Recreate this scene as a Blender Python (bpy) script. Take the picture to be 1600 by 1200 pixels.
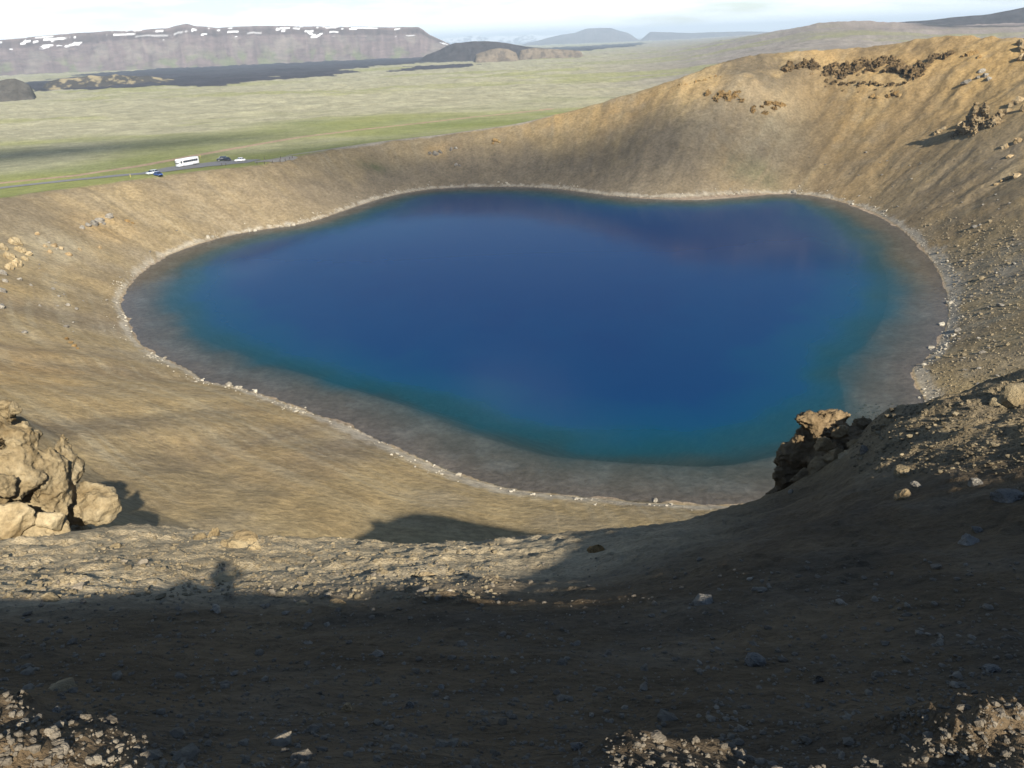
import bpy, bmesh, math, random
import numpy as np
from mathutils import Vector, Matrix

# ------------------------------------------------------------------ scene, camera, sky, sun
scene = bpy.context.scene
for o in list(bpy.data.objects):
    bpy.data.objects.remove(o, do_unlink=True)
COL = scene.collection
F, PITCH, ROLL, H = 1256.0, math.radians(23.0), math.radians(2.36), 60.0     # pixels of the 1600 wide photo, eye 60 m above the lake

cam_data = bpy.data.cameras.new('camera')
cam = bpy.data.objects.new('camera', cam_data)
COL.objects.link(cam)
cam_data.sensor_width = 36.0
cam_data.lens = 36.0 * F / 1600.0
cam_data.clip_start = 0.05
cam_data.clip_end = 60000
cam.matrix_world = (Matrix.Translation((0, 0, H)) @ Matrix.Rotation(math.pi / 2 - PITCH, 4, 'X') @ Matrix.Rotation(-ROLL, 4, 'Z'))
scene.camera = cam

SUN_EL, SUN_AZ = math.radians(32.1), math.radians(156.7)       # azimuth from +Y (view direction) clockwise
SUN = np.array([math.cos(SUN_EL) * math.sin(SUN_AZ), math.cos(SUN_EL) * math.cos(SUN_AZ), math.sin(SUN_EL)])
sd = bpy.data.lights.new('sun', 'SUN')
sd.energy = 5.0
sd.angle = math.radians(0.55)
sd.color = (1.0, 0.93, 0.80)
sun = bpy.data.objects.new('sun', sd)
COL.objects.link(sun)
sun.location = (40, -80, 140)
sun.rotation_euler = Vector(-SUN).to_track_quat('-Z', 'Y').to_euler()

world = bpy.data.worlds.new('World')
scene.world = world
world.use_nodes = True
wn = world.node_tree.nodes
wl = world.node_tree.links
wn.clear()
w_out = wn.new('ShaderNodeOutputWorld')
w_bg = wn.new('ShaderNodeBackground')
w_bg.inputs['Strength'].default_value = 0.06
w_sky = wn.new('ShaderNodeTexSky')
w_sky.sky_type = 'NISHITA'
w_sky.sun_disc = False
w_sky.sun_elevation = SUN_EL
w_sky.sun_rotation = SUN_AZ
w_sky.altitude = 500
w_sky.air_density = 1.0
w_sky.dust_density = 0.1
w_sky.ozone_density = 1.6
# thin bright cloud sheet over the whole sky, procedural on the direction
w_tc = wn.new('ShaderNodeTexCoord')
w_sep = wn.new('ShaderNodeSeparateXYZ')
wl.new(w_tc.outputs['Generated'], w_sep.inputs[0])
w_zc = wn.new('ShaderNodeMath'); w_zc.operation = 'ADD'; w_zc.inputs[1].default_value = 0.12
w_zm = wn.new('ShaderNodeMath'); w_zm.operation = 'MAXIMUM'; w_zm.inputs[1].default_value = 0.05
wl.new(w_sep.outputs['Z'], w_zc.inputs[0]); wl.new(w_zc.outputs[0], w_zm.inputs[0])
w_dv = wn.new('ShaderNodeVectorMath'); w_dv.operation = 'SCALE'
w_iv = wn.new('ShaderNodeMath'); w_iv.operation = 'DIVIDE'; w_iv.inputs[0].default_value = 1.0
wl.new(w_zm.outputs[0], w_iv.inputs[1])
wl.new(w_tc.outputs['Generated'], w_dv.inputs[0]); wl.new(w_iv.outputs[0], w_dv.inputs['Scale'])
w_n = wn.new('ShaderNodeTexNoise')
w_n.inputs['Scale'].default_value = 0.9
w_n.inputs['Detail'].default_value = 7
w_n.inputs['Roughness'].default_value = 0.55
wl.new(w_dv.outputs[0], w_n.inputs['Vector'])
w_r = wn.new('ShaderNodeValToRGB')
w_r.color_ramp.elements[0].position = 0.64
w_r.color_ramp.elements[0].color = (0, 0, 0, 1)
w_r.color_ramp.elements[1].position = 0.84
w_r.color_ramp.elements[1].color = (0.9, 0.9, 0.9, 1)
w_om = wn.new('ShaderNodeMath'); w_om.operation = 'SUBTRACT'; w_om.inputs[0].default_value = 1.0     # a cloud sheet closes up towards the horizon
w_ab = wn.new('ShaderNodeMath'); w_ab.operation = 'ABSOLUTE'
wl.new(w_sep.outputs['Z'], w_ab.inputs[0]); wl.new(w_ab.outputs[0], w_om.inputs[1])
w_pw = wn.new('ShaderNodeMath'); w_pw.operation = 'POWER'; w_pw.inputs[1].default_value = 14
wl.new(w_om.outputs[0], w_pw.inputs[0])
w_ma = wn.new('ShaderNodeMath'); w_ma.operation = 'MULTIPLY_ADD'; w_ma.inputs[1].default_value = 0.42
wl.new(w_pw.outputs[0], w_ma.inputs[0]); wl.new(w_n.outputs['Fac'], w_ma.inputs[2])
wl.new(w_ma.outputs[0], w_r.inputs[0])
w_mix = wn.new('ShaderNodeMixRGB')
w_mix.inputs[2].default_value = (15, 15.4, 15.8, 1)
wl.new(w_r.outputs[0], w_mix.inputs[0]); wl.new(w_sky.outputs[0], w_mix.inputs[1])
wl.new(w_mix.outputs[0], w_bg.inputs[0]); wl.new(w_bg.outputs[0], w_out.inputs[0])

vs = scene.view_settings
vs.view_transform = 'Standard'
vs.look = 'None'
vs.exposure = 1.08
vs.gamma = 1.0
vs.use_curve_mapping = False
scene.render.engine = 'CYCLES'
scene.render.resolution_x, scene.render.resolution_y = 1024, 768
scene.cycles.filter_width = 1.5

# ------------------------------------------------------------------ helpers: pixels, noise
def ray(px, py):
    px = np.asarray(px, float); py = np.asarray(py, float)
    u = (px - 800) / F; v = -(py - 600) / F
    c, s = math.cos(ROLL), math.sin(ROLL)
    u2 = u * c + v * s; v2 = -u * s + v * c
    d = np.stack([u2, math.cos(PITCH) + v2 * math.sin(PITCH), -math.sin(PITCH) + v2 * math.cos(PITCH)], -1)
    return d / np.linalg.norm(d, axis=-1, keepdims=True)

EYE = np.array([0, 0, H])

def at_z(px, py, z=0.0):
    d = ray(px, py)
    return EYE + d * ((z - H) / d[..., 2])[..., None]

def at_d(px, py, dist):                       # point on the pixel's ray at a horizontal distance
    d = ray(px, py)
    return EYE + d * (dist / np.hypot(d[..., 0], d[..., 1]))[..., None]

def sstep(a, b, x):
    t = np.clip((x - a) / (b - a), 0, 1)
    return t * t * (3 - 2 * t)

def _hash(ix, iy, seed):
    h = (ix.astype(np.int64) * 374761393 + iy.astype(np.int64) * 668265263 + seed * 974711) & 0xFFFFFFFF
    h = ((h ^ (h >> 13)) * 1274126177) & 0xFFFFFFFF
    h = (h ^ (h >> 16)) & 0xFFFF
    return h.astype(np.float32) * np.float32(1 / 32767.5) - np.float32(1)

def noise2(x, y, seed=0):
    ix = np.floor(x); iy = np.floor(y)
    fx = (x - ix).astype(np.float32); fy = (y - iy).astype(np.float32)
    u = fx * fx * fx * (fx * (fx * 6 - 15) + 10); v = fy * fy * fy * (fy * (fy * 6 - 15) + 10)
    a = _hash(ix, iy, seed); b = _hash(ix + 1, iy, seed); c = _hash(ix, iy + 1, seed); d = _hash(ix + 1, iy + 1, seed)
    return a + (b - a) * u + (c - a) * v + (a - b - c + d) * u * v

def fbm(x, y, octs=4, seed=0, gain=0.5):
    s = 0; a = 1.0; n = 0
    for i in range(octs):
        ca, sa = math.cos(i * 0.9 + 0.4), math.sin(i * 0.9 + 0.4)
        k = 2.03 ** i
        s = s + a * noise2((x * ca - y * sa) * k + 17.3 * i, (x * sa + y * ca) * k - 9.1 * i, seed + i)
        n += a; a *= gain
    return s / n

def ridged(x, y, octs=4, seed=0):
    s = 0; a = 1.0; n = 0
    for i in range(octs):
        s = s + a * (1 - 2 * np.abs(noise2(x * 2.1 ** i + 5 * i, y * 2.1 ** i, seed + i)))
        n += a; a *= 0.5
    return s / n

def noise3(p, seed=0):
    # cheap 3D noise from three slices
    return (noise2(p[:, 0] + 3.1 * p[:, 2], p[:, 1] - 1.7 * p[:, 2], seed) + noise2(p[:, 1] + 2.3 * p[:, 0], p[:, 2] - 1.3 * p[:, 0], seed + 7)
            + noise2(p[:, 2] + 1.9 * p[:, 1], p[:, 0] - 2.9 * p[:, 1], seed + 13)) / 1.8

# ------------------------------------------------------------------ lake shore and crater form
SHORE_PX = [(188,475),(196,455),(215,430),(260,400),(330,375),(400,360),(470,350),(520,335),(570,318),(620,304),(680,295),(750,292),(820,292),
    (880,296),(930,303),(980,308),(1040,310),(1100,309),(1160,305),(1240,303),(1290,310),(1340,323),(1385,343),(1420,368),(1450,400),(1470,430),
    (1480,460),(1482,490),(1475,520),(1460,548),(1440,568),(1425,575),(1432,600),(1445,625),(1452,660),(1430,705),(1350,750),(1250,778),(1180,788),
    (1100,790),(1020,785),(940,780),(860,772),(790,762),(720,742),(660,718),(610,697),(560,672),(500,650),(430,625),(370,605),(320,597),(305,583),
    (270,567),(235,550),(212,530),(200,500)]
_s = np.array(SHORE_PX, float)
SHORE = at_z(_s[:, 0], _s[:, 1])[:, :2]

def _catmull(P, n=3):
    out = []
    m = len(P)
    for i in range(m):
        p0, p1, p2, p3 = P[i - 1], P[i], P[(i + 1) % m], P[(i + 2) % m]
        for k in range(n):
            t = k / n
            out.append(0.5 * (2 * p1 + (p2 - p0) * t + (2 * p0 - 5 * p1 + 4 * p2 - p3) * t * t + (3 * p1 - p0 - 3 * p2 + p3) * t ** 3))
    return np.array(out)
SHORE = _catmull(SHORE, 2)
CX, CY = 5.0, 230.0

def sdist(x, y):
    # signed distance to the shoreline, positive on land; far points use the distance to a coarser polygon
    x = np.asarray(x, float); y = np.asarray(y, float)
    d2 = np.full(x.shape, 1e18)
    ins = np.zeros(x.shape, bool)
    A = SHORE; B = np.roll(SHORE, -1, 0)
    for a, b in zip(A, B):
        ex, ey = b - a
        qx = x - a[0]; qy = y - a[1]
        t = np.clip((qx * ex + qy * ey) / (ex * ex + ey * ey), 0, 1)
        d2 = np.minimum(d2, (qx - t * ex) ** 2 + (qy - t * ey) ** 2)
        if abs(ey) > 1e-9:
            c = (a[1] > y) != (b[1] > y)
            ins ^= c & (x < a[0] + qy / ey * ex)
    d = np.sqrt(d2)
    return np.where(ins, -d, d)

RIM = [(-180,59.5),(-165,58.5),(-150,53),(-135,44),(-120,35),(-105,27.5),(-95,24.5),(-83,22.5),(-73,20.6),(-64,19.3),(-55,19.0),(-45,18.5),(-31,18.4),(-20,18.8),(-10,19.8),(0,22.8),
       (10,29),(19.6,37.6),(28,45),(32,49.6),(38,51.6),(48,54.2),(53,56.2),(57,54.5),(62,54.2),(75,55.5),(90,57.5),(120,61),(140,64),(155,63.5),(168,61),(180,59.5)]
ALPHA = [(-180,19.5),(-165,19.5),(-150,21.5),(-130,24.5),(-105,27),(-90,28),(0,28),(20,31.5),(60,31.5),(100,31),(130,28),(150,23),(165,19.5),(180,19.5)]
_ta = np.arange(-180, 181, 1.0)
def _tab(T, sig):
    v = np.interp(_ta, [a for a, b in T], [b for a, b in T])
    k = np.exp(-0.5 * (np.arange(-12, 13) / sig) ** 2); k /= k.sum()
    vp = np.concatenate([v[-13:-1], v, v[1:13]])
    return np.convolve(vp, k, 'valid')
RIM_T = _tab(RIM, 2.0)
ALPHA_T = np.tan(np.radians(_tab(ALPHA, 5.0)))

def smin(a, b, k):
    h = np.clip(0.5 + 0.5 * (b - a) / k, 0, 1)
    return b + (a - b) * h - k * h * (1 - h)

SKY_AZ = [(-60, 0.6), (8, 0.45), (12, 0.2), (16, -0.15), (20, -0.42), (23, -0.34), (25, -0.16), (27, 0.0), (30, 0.03), (33, 0.0), (60, -0.2)]   # skyline of the right-hand upland: depression by azimuth
def plain(x, y):
    r = np.hypot(x, y)
    az = np.degrees(np.arctan2(x, y))
    dep = np.interp(az, [a for a, b in SKY_AZ], [b for a, b in SKY_AZ])
    zc = 60 - 2600 * np.tan(np.radians(dep))
    w = sstep(8, 22, az)
    up = 15 + (zc - 15) * sstep(450, 2600, r) * (1 - 0.35 * sstep(2700, 5200, r))
    base = 15 - 3.0 * sstep(300, 900, r)
    z = base * (1 - w) + up * w
    # gentle swell and hummocky old lava
    lump = sstep(520, 900, r)
    z = z + fbm(x / 160, y / 160, 3, 50) * (1.0 + 3.0 * lump) + lump * ridged(x / 38, y / 38, 3, 60) * 1.3 * (1 + r / 2200)
    z = z + sstep(430, 800, r) * fbm(x / 11, y / 16, 3, 68) * .55
    z = z + sstep(1500, 2600, r) * w * fbm(x / 420, y / 420, 4, 66) * 16
    behind = sstep(40, -120, y)
    return z * (1 - behind) + 54 * behind

# foreground: points (photo pixel, horizontal distance) the near slope passes through
FG = [(0,1190,2.05),(60,1150,2.5),(0,1095,3.4),(0,1030,6),(0,980,9),(0,935,13),(0,890,18),(0,848,24),
 (200,1190,2.1),(200,1100,3.6),(200,1030,6),(200,960,9.5),(200,920,13),(200,880,16.5),(200,826,22.5),
 (355,1190,2.0),(355,1100,3.6),(355,1050,5),(355,1000,7),(355,950,10),(355,910,13.3),(355,880,15),(355,855,18),
 (550,1190,2),(550,1100,3.4),(550,1040,5),(550,980,7.5),(550,930,11),(550,890,14),(550,865,16.5),
 (740,1190,2),(740,1100,3.3),(740,1030,5),(740,960,8),(740,910,11.5),(740,876,14.5),
 (850,1190,2),(850,1100,3.3),(850,1000,6.4),(850,930,10),(850,903,13),
 (1000,1190,1.95),(1000,1100,3.4),(1000,1000,6.3),(1000,920,9.5),(1000,870,12.5),(1000,842,15),
 (1130,1190,2.1),(1130,1100,3.3),(1130,1000,6),(1130,900,9.5),(1130,840,13.5),(1130,803,19),
 (1210,1190,2.2),(1210,1090,3.6),(1210,1000,6),(1210,900,9),(1210,820,14),(1210,772,20),
 (1250,900,9),(1250,815,14),(1250,775,18.5),(1245,792,24),(1285,762,18.5),(1280,772,22.5),(1180,800,24),(1330,1190,2.3),(1330,1100,3.7),(1330,1000,6),(1330,900,8.8),(1330,800,12.8),(1305,758,17.0),(1345,730,17.2),(1390,668,20.6),(1375,720,17.2),(1375,690,19.3),(1375,648,22.3),
 (1450,1190,2.3),(1450,1140,2.9),(1450,1090,4.0),(1450,1000,6),(1450,900,8.5),(1450,800,12),(1450,720,15.8),(1450,670,19),(1450,634,22.3),
 (1600,1190,2.4),(1600,1130,3.1),(1600,1080,4.2),(1600,1000,6),(1600,900,8.5),(1600,800,11.5),(1600,720,14.6),(1600,650,19),(1600,590,25.5)]
FGW = [(-9,0,58.2),(-4.4,0,58.35),(-1.1,1.0,58.42),(-0.3,0.6,58.84),(0.9,0.6,58.45),(3,0.4,58.40),(8,0,59.9),(16,0,61.5),(21,0,62.6),(30,0,63.6),
       (0,-0.9,58.4),(0,-6,59.4),(-12,-8,58.2),(12,-8,61.8),(-18,6,54.5),(-14,12,51.3)]
def crater(x, y, s=None):
    if s is None:
        s = sdist(x, y)
    th = np.degrees(np.arctan2(x - CX, y - CY))
    f = th + 180.0; i = np.clip(np.floor(f).astype(int), 0, 359); t = f - i
    R = RIM_T[i] * (1 - t) + RIM_T[i + 1] * t
    ta = ALPHA_T[i] * (1 - t) + ALPHA_T[i + 1] * t
    near = sstep(125, 160, np.abs(th))
    wall = s * ta + near * np.maximum(s - 45, 0) * ((59.0 - 45 * ta) / 53.7 - ta)
    srim = np.where(near > 0.5, 95, R / ta)
    pl = plain(x, y)
    L = 60 + 200 * near
    outer = pl + (R - pl) * np.exp(-np.maximum(s - srim, 0) / L)
    land = smin(wall, outer, 3.0)
    # shallow shelf, then the deep bowl
    shelf = 0.075 * s
    bed = np.where(s > -13, shelf, -0.975 + (s + 13) * 0.62)
    bed = np.maximum(bed, -33)
    return np.where(s > 0, land, bed), s, th, R, srim

def _tps_fit():
    c = np.array(FG, float)
    p = at_d(c[:, 0], c[:, 1], c[:, 2])
    p = np.vstack([p, np.array(FGW, float)])
    ring = []
    for a in range(-100, 101, 10):
        for rr in (36, 48, 62):
            q = (math.sin(math.radians(a)) * rr, math.cos(math.radians(a)) * rr)
            if a > 25 and rr < 45:
                continue
            ring.append((q[0], q[1], np.nan))
    p = np.vstack([p, np.array(ring)])
    z0 = crater(p[:, 0], p[:, 1])[0]
    res = np.where(np.isnan(p[:, 2]), 0, p[:, 2] - z0)
    n = len(p)
    d2 = (p[:, None, 0] - p[None, :, 0]) ** 2 + (p[:, None, 1] - p[None, :, 1]) ** 2
    K = 0.5 * d2 * np.log(d2 + 1e-9) + np.eye(n) * 0.02
    Q = np.hstack([np.ones((n, 1)), p[:, :2]])
    M = np.block([[K, Q], [Q.T, np.zeros((3, 3))]])
    w = np.linalg.solve(M, np.concatenate([res, np.zeros(3)]))
    return p[:, :2], w
TP, TW = _tps_fit()
def tps(x, y):
    out = TW[-3] + TW[-2] * x + TW[-1] * y
    for (a, b), w in zip(TP, TW[:-3]):
        d2 = (x - a) ** 2 + (y - b) ** 2
        out = out + w * 0.5 * d2 * np.log(d2 + 1e-9)
    return out

MOUND = [(-1.45, 1.80, .30, .10), (-1.7, 2.05, .25, .08), (.36, 2.02, .17, .08), (.62, 2.05, .10, .06), (1.42, 2.12, .22, .10), (1.85, 2.35, .28, .12), (1.6, 2.02, .3, .07)]
SPUR = []     # bumps on the walls: (x, y, radial length, width, height), filled below
def height(x, y, detail=True):
    x = np.asarray(x, float); y = np.asarray(y, float)
    z, s, th, R, srim = crater(x, y)
    r = np.hypot(x, y)
    near = r < 66
    if near.any():
        fade = 1 - sstep(50, 65, r[near])
        z = z.copy()
        z[near] += tps(x[near], y[near]) * fade
    for bx, by, L, W, hh in SPUR:
        rx, ry = bx - CX, by - CY
        n = math.hypot(rx, ry); rx /= n; ry /= n
        a = (x - bx) * rx + (y - by) * ry
        b = -(x - bx) * ry + (y - by) * rx
        z = z + hh * np.exp(-(a / L) ** 2 - (b / W) ** 2)
    if detail:
        nearw = 1 - sstep(20, 60, r)
        wallm = sstep(1, 12, s) * (1 - sstep(0.96, 1.1, s / srim))
        rad = th * 1.75
        # gullies running down the walls and soft undulation
        gul = fbm(rad / 7.0, s / 70.0, 3, 3) * 0.9 + ridged(rad / 2.6, s / 60.0, 2, 9) * 0.20 * sstep(-.1, .4, fbm(x / 60, y / 60, 2, 11))
        amp = np.where(np.abs(th) < 90, 1.0, 0.55)
        z = z + wallm * (1 - nearw) * gul * amp
        z = z + wallm * (1 - nearw) * (fbm(x / 14, y / 14, 4, 21) * 0.5 + sstep(-95, -60, th) * (1 - sstep(100, 125, th)) * (fbm(x / 5.5, y / 5.5, 4, 23, .6) * 0.5 + ridged(rad / 3.4, s / 26.0, 3, 25) * .30))
        # rocky unevenness on upper right wall
        rr = sstep(22, 30, th) * (1 - sstep(85, 110, th)) * sstep(0.35, 0.6, s / srim) * wallm
        z = z + rr * (ridged(x / 9, y / 9, 4, 31) * 0.9 + fbm(x / 30, y / 30, 3, 33) * 1.0)
        z = z + (s > -6) * sstep(-6, 1, s) * (1 - sstep(3, 14, s)) * fbm(x / 3.0, y / 3.0, 4, 41) * 0.16
        # near slope: trampled, stony, terraced by small slips
        nm = nearw * sstep(1.0, 2.2, r)
        if nm.max() > 0:
            m = nm > 0
            xx, yy, rm = x[m], y[m], r[m]
            b = fbm(xx / 2.6, yy / 2.6, 4, 71) * 0.17 * sstep(3, 9, rm) + fbm(xx / 0.7, yy / 0.7, 5, 75, .6) * 0.06 * (1 + .8 * sstep(8, 14, rm))
            b = b + np.maximum(ridged(xx / 0.35, yy / 0.35, 3, 79), 0) * 0.03
            rib = sstep(.36, .46, xx / rm) * sstep(13, 18, rm)
            b = b + rib * (np.maximum(ridged(xx / 1.1, yy / 1.1, 4, 91), -.3) * .12 + fbm(xx / .45, yy / .45, 3, 95) * .06)
            led = sstep(.15, -.05, xx / rm) * sstep(10, 14, rm)
            b = b + led * (np.maximum(ridged(xx / 1.6, yy / 1.1, 4, 97) - .15, 0) * .13 + fbm(xx / .3, yy / .3, 3, 98, .65) * .035)
            b = b + np.maximum(fbm(xx / 1.2, yy / 0.8, 4, 85, 0.6) - 0.1, 0) * 0.22 * sstep(5, 10, rm)
            for mx, my, mr, mh in MOUND:
                g_ = np.exp(-((xx - mx) ** 2 + (yy - my) ** 2) / mr ** 2)
                b = b + g_ * (mh + .5 * mh * np.maximum(ridged(xx / .16, yy / .16, 3, 99), -.4))
            z = z.copy()
            z[m] += b * nm[m]
    return z

GRID = {}
def set_grid(az, rr, z):
    GRID['az'], GRID['rr'], GRID['z'] = az, rr, z            # az in degrees ascending; z[row, column]
def hits(px, py, t0=1.5):
    # first ground point on the rays of a list of pixels (a ray keeps one azimuth, so search one column of the polar grid)
    d = np.atleast_2d(ray(np.asarray(px, float), np.asarray(py, float)))
    hor = np.hypot(d[:, 0], d[:, 1])
    a = np.degrees(np.arctan2(d[:, 0], d[:, 1]))
    az, rr, Z = GRID['az'], GRID['rr'], GRID['z']
    c = np.clip(np.searchsorted(az, a) - 1, 0, len(az) - 2)
    f = np.clip((a - az[c]) / (az[c + 1] - az[c]), 0, 1)
    out = np.zeros((len(d), 3))
    i0 = int(np.searchsorted(rr, t0))
    for i in range(0, len(d), 400):
        s_ = slice(i, i + 400)
        col = Z[i0:, c[s_]] * (1 - f[s_]) + Z[i0:, c[s_] + 1] * f[s_]
        rz = H + (d[s_, 2] / hor[s_])[None] * rr[i0:, None]
        gap = rz - col
        k = np.argmax(gap < 0, 0)
        k = np.maximum(k, 1)
        j = np.arange(col.shape[1])
        g0, g1 = gap[k - 1, j], gap[k, j]
        t = np.clip(g0 / np.where(np.abs(g0 - g1) < 1e-9, 1e-9, g0 - g1), 0, 1)
        r = rr[i0:][k - 1] * (1 - t) + rr[i0:][k] * t
        out[s_, 0] = np.sin(np.radians(a[s_])) * r; out[s_, 1] = np.cos(np.radians(a[s_])) * r
        out[s_, 2] = col[k - 1, j] * (1 - t) + col[k, j] * t
    return out
def hit(px, py, **k):
    return hits([px], [py], **k)[0]

_ga = np.arange(-44, 44.1, 0.5); _gr = np.exp(np.arange(math.log(0.8), math.log(6000), 0.006))
_gx, _gy = _gr[:, None] * np.sin(np.radians(_ga)), _gr[:, None] * np.cos(np.radians(_ga))
set_grid(_ga, _gr, height(_gx.ravel(), _gy.ravel(), False).reshape(_gx.shape))
_sp = [((1165, 160), 16, 15, 6.0), ((1130, 200), 30, 16, 3.5), ((1210, 210), 30, 13, 3.0), ((1350, 135), 10, 45, 3.0), ((1270, 170), 40, 12, -2.6),
       ((1560, 215), 22, 20, 3.0), ((730, 235), 12, 20, 1.5)]
_tmp = [(hit(*p), L, W, hh) for p, L, W, hh in _sp]
SPUR = [(p[0], p[1], L, W, hh) for p, L, W, hh in _tmp]

# ------------------------------------------------------------------ albedo of the ground (soil, grass, lava; near slope and ledge have shade and sun painted in)
def srgb(r, g, b):
    c = np.array([r, g, b]) / 255.0
    return np.where(c <= 0.04045, c / 12.92, ((c + 0.055) / 1.055) ** 2.4)

def inside(poly, x, y):
    ins = np.zeros(x.shape, bool)
    for a, b in zip(poly, np.roll(poly, -1, 0)):
        if abs(b[1] - a[1]) > 1e-9:
            c = (a[1] > y) != (b[1] > y)
            ins ^= c & (x < a[0] + (y - a[1]) / (b[1] - a[1]) * (b[0] - a[0]))
    return ins

def polyline_d(P, x, y):
    d2 = np.full(x.shape, 1e18)
    for a, b in zip(P[:-1], P[1:]):
        e = b - a
        t = np.clip(((x - a[0]) * e[0] + (y - a[1]) * e[1]) / (e @ e), 0, 1)
        d2 = np.minimum(d2, (x - a[0] - t * e[0]) ** 2 + (y - a[1] - t * e[1]) ** 2)
    return np.sqrt(d2)

def px_line(pts):
    p = np.array(pts, float)
    return hits(p[:, 0], p[:, 1], t0=200)[:, :2]

TRACK = px_line([(0, 286), (120, 274), (200, 262), (300, 244), (400, 226), (470, 214), (560, 203), (660, 192), (760, 181), (860, 170)])
PATH = px_line([(455, 242), (520, 233), (600, 221), (700, 210), (800, 195), (860, 182)])

BASE_SAND = np.array([0.275, 0.208, 0.108])
BASE_DARK = np.array([0.150, 0.118, 0.078])
OCHRE = np.array([0.325, 0.215, 0.090])
PALE = np.array([0.36, 0.32, 0.225])
GREY = np.array([0.22, 0.205, 0.175])
GRASS = np.array([0.150, 0.172, 0.052])
GRASS2 = np.array([0.215, 0.222, 0.075])
LICHEN = np.array([0.285, 0.268, 0.180])
LAVA = np.array([0.040, 0.038, 0.046])
RED = np.array([0.21, 0.125, 0.085])
SHOREC = np.array([0.345, 0.315, 0.262])

PATCH = [  # (pixel, radius m, stretch down slope, colour, amount)
    ((1120, 165), 11, 1.0, OCHRE, .75), ((1190, 170), 10, 1.0, OCHRE * 1.1, .8), ((960, 185), 20, .6, OCHRE, .6), ((1050, 140), 16, .5, OCHRE, .7),
    ((1340, 95), 28, .5, OCHRE, .75), ((1450, 90), 22, .6, OCHRE * 1.05, .8), ((1530, 105), 20, .7, OCHRE, .7), ((1400, 110), 26, .5, OCHRE, .6),
    ((1165, 136), 10, .5, BASE_DARK * .8, .95), ((1205, 128), 20, .9, BASE_DARK * .72, .95), ((1235, 120), 12, .8, BASE_DARK * .72, .9), ((1262, 190), 8, 3.4, BASE_DARK * .5, 1.0), ((1282, 175), 5, 3.0, BASE_DARK * .55, .9), ((1288, 225), 9, 2.8, BASE_DARK * .68, .85), ((1275, 270), 14, 1.6, BASE_DARK * .8, .7),
    ((1150, 105), 18, .5, BASE_DARK * .7, .9), ((1400, 78), 30, .3, BASE_DARK * .8, .7), ((1340, 195), 30, 1.2, OCHRE * .95, .65), ((1450, 200), 28, 1.3, OCHRE * .95, .6), ((1130, 220), 20, 1.5, PALE * .9, .45),
    ((1210, 220), 12, 1.6, PALE * .85, .4), ((1000, 230), 25, 1.5, BASE_DARK, .55), ((920, 265), 20, 1.0, BASE_DARK * .9, .6), ((1100, 285), 30, .6, BASE_DARK, .5),
    ((590, 262), 7, .6, np.array([.07, .085, .035]), .8), ((1150, 270), 7, .8, np.array([.10, .115, .05]), .6), ((1190, 275), 8, .8, np.array([.11, .12, .05]), .55),
    ((450, 290), 30, .8, BASE_DARK * 1.15, .5), ((760, 250), 28, .8, BASE_DARK * 1.1, .5), ((690, 238), 9, .7, OCHRE, .4), ((860, 190), 20, .5, OCHRE, .4),
    ((160, 355), 12, .6, OCHRE * 1.05, .3), ((80, 390), 14, .6, PALE, .45), ((70, 560), 14, .8, OCHRE, .35), ((30, 590), 14, .8, OCHRE, .4), ((180, 500), 14, 1.0, BASE_DARK * 1.15, .5),
    ((300, 420), 12, 1.2, PALE, .3), ((1560, 330), 25, 1.0, BASE_DARK, .5), ((1450, 310), 22, 1.0, BASE_DARK * 1.05, .5), ((1550, 430), 18, 1.0, GREY, .5)]
_pp = hits([p[0][0] for p in PATCH], [p[0][1] for p in PATCH], t0=40)

LAVA_PX = [(-300, 136), (0, 133), (60, 127), (130, 116), (300, 104), (480, 96), (600, 91), (690, 86), (760, 80), (900, 73), (1000, 67), (1010, 70), (930, 78), (860, 85), (800, 93), (690, 98),
           (610, 103), (520, 110), (560, 113), (520, 117), (440, 119), (380, 131), (320, 136), (200, 138), (60, 141), (-300, 146)]
_l = np.array(LAVA_PX, float)
LAVA_W = at_z(_l[:, 0], _l[:, 1], 12.0)[:, :2]
STRIP = [np.array([at_z(np.array(a), np.array(b), 13.0)[:2] for a, b in S]) for S in
         ([(600, 112), (660, 103), (760, 99), (690, 107)], [(300, 133), (420, 120), (560, 112), (520, 117), (430, 126)])]

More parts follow.
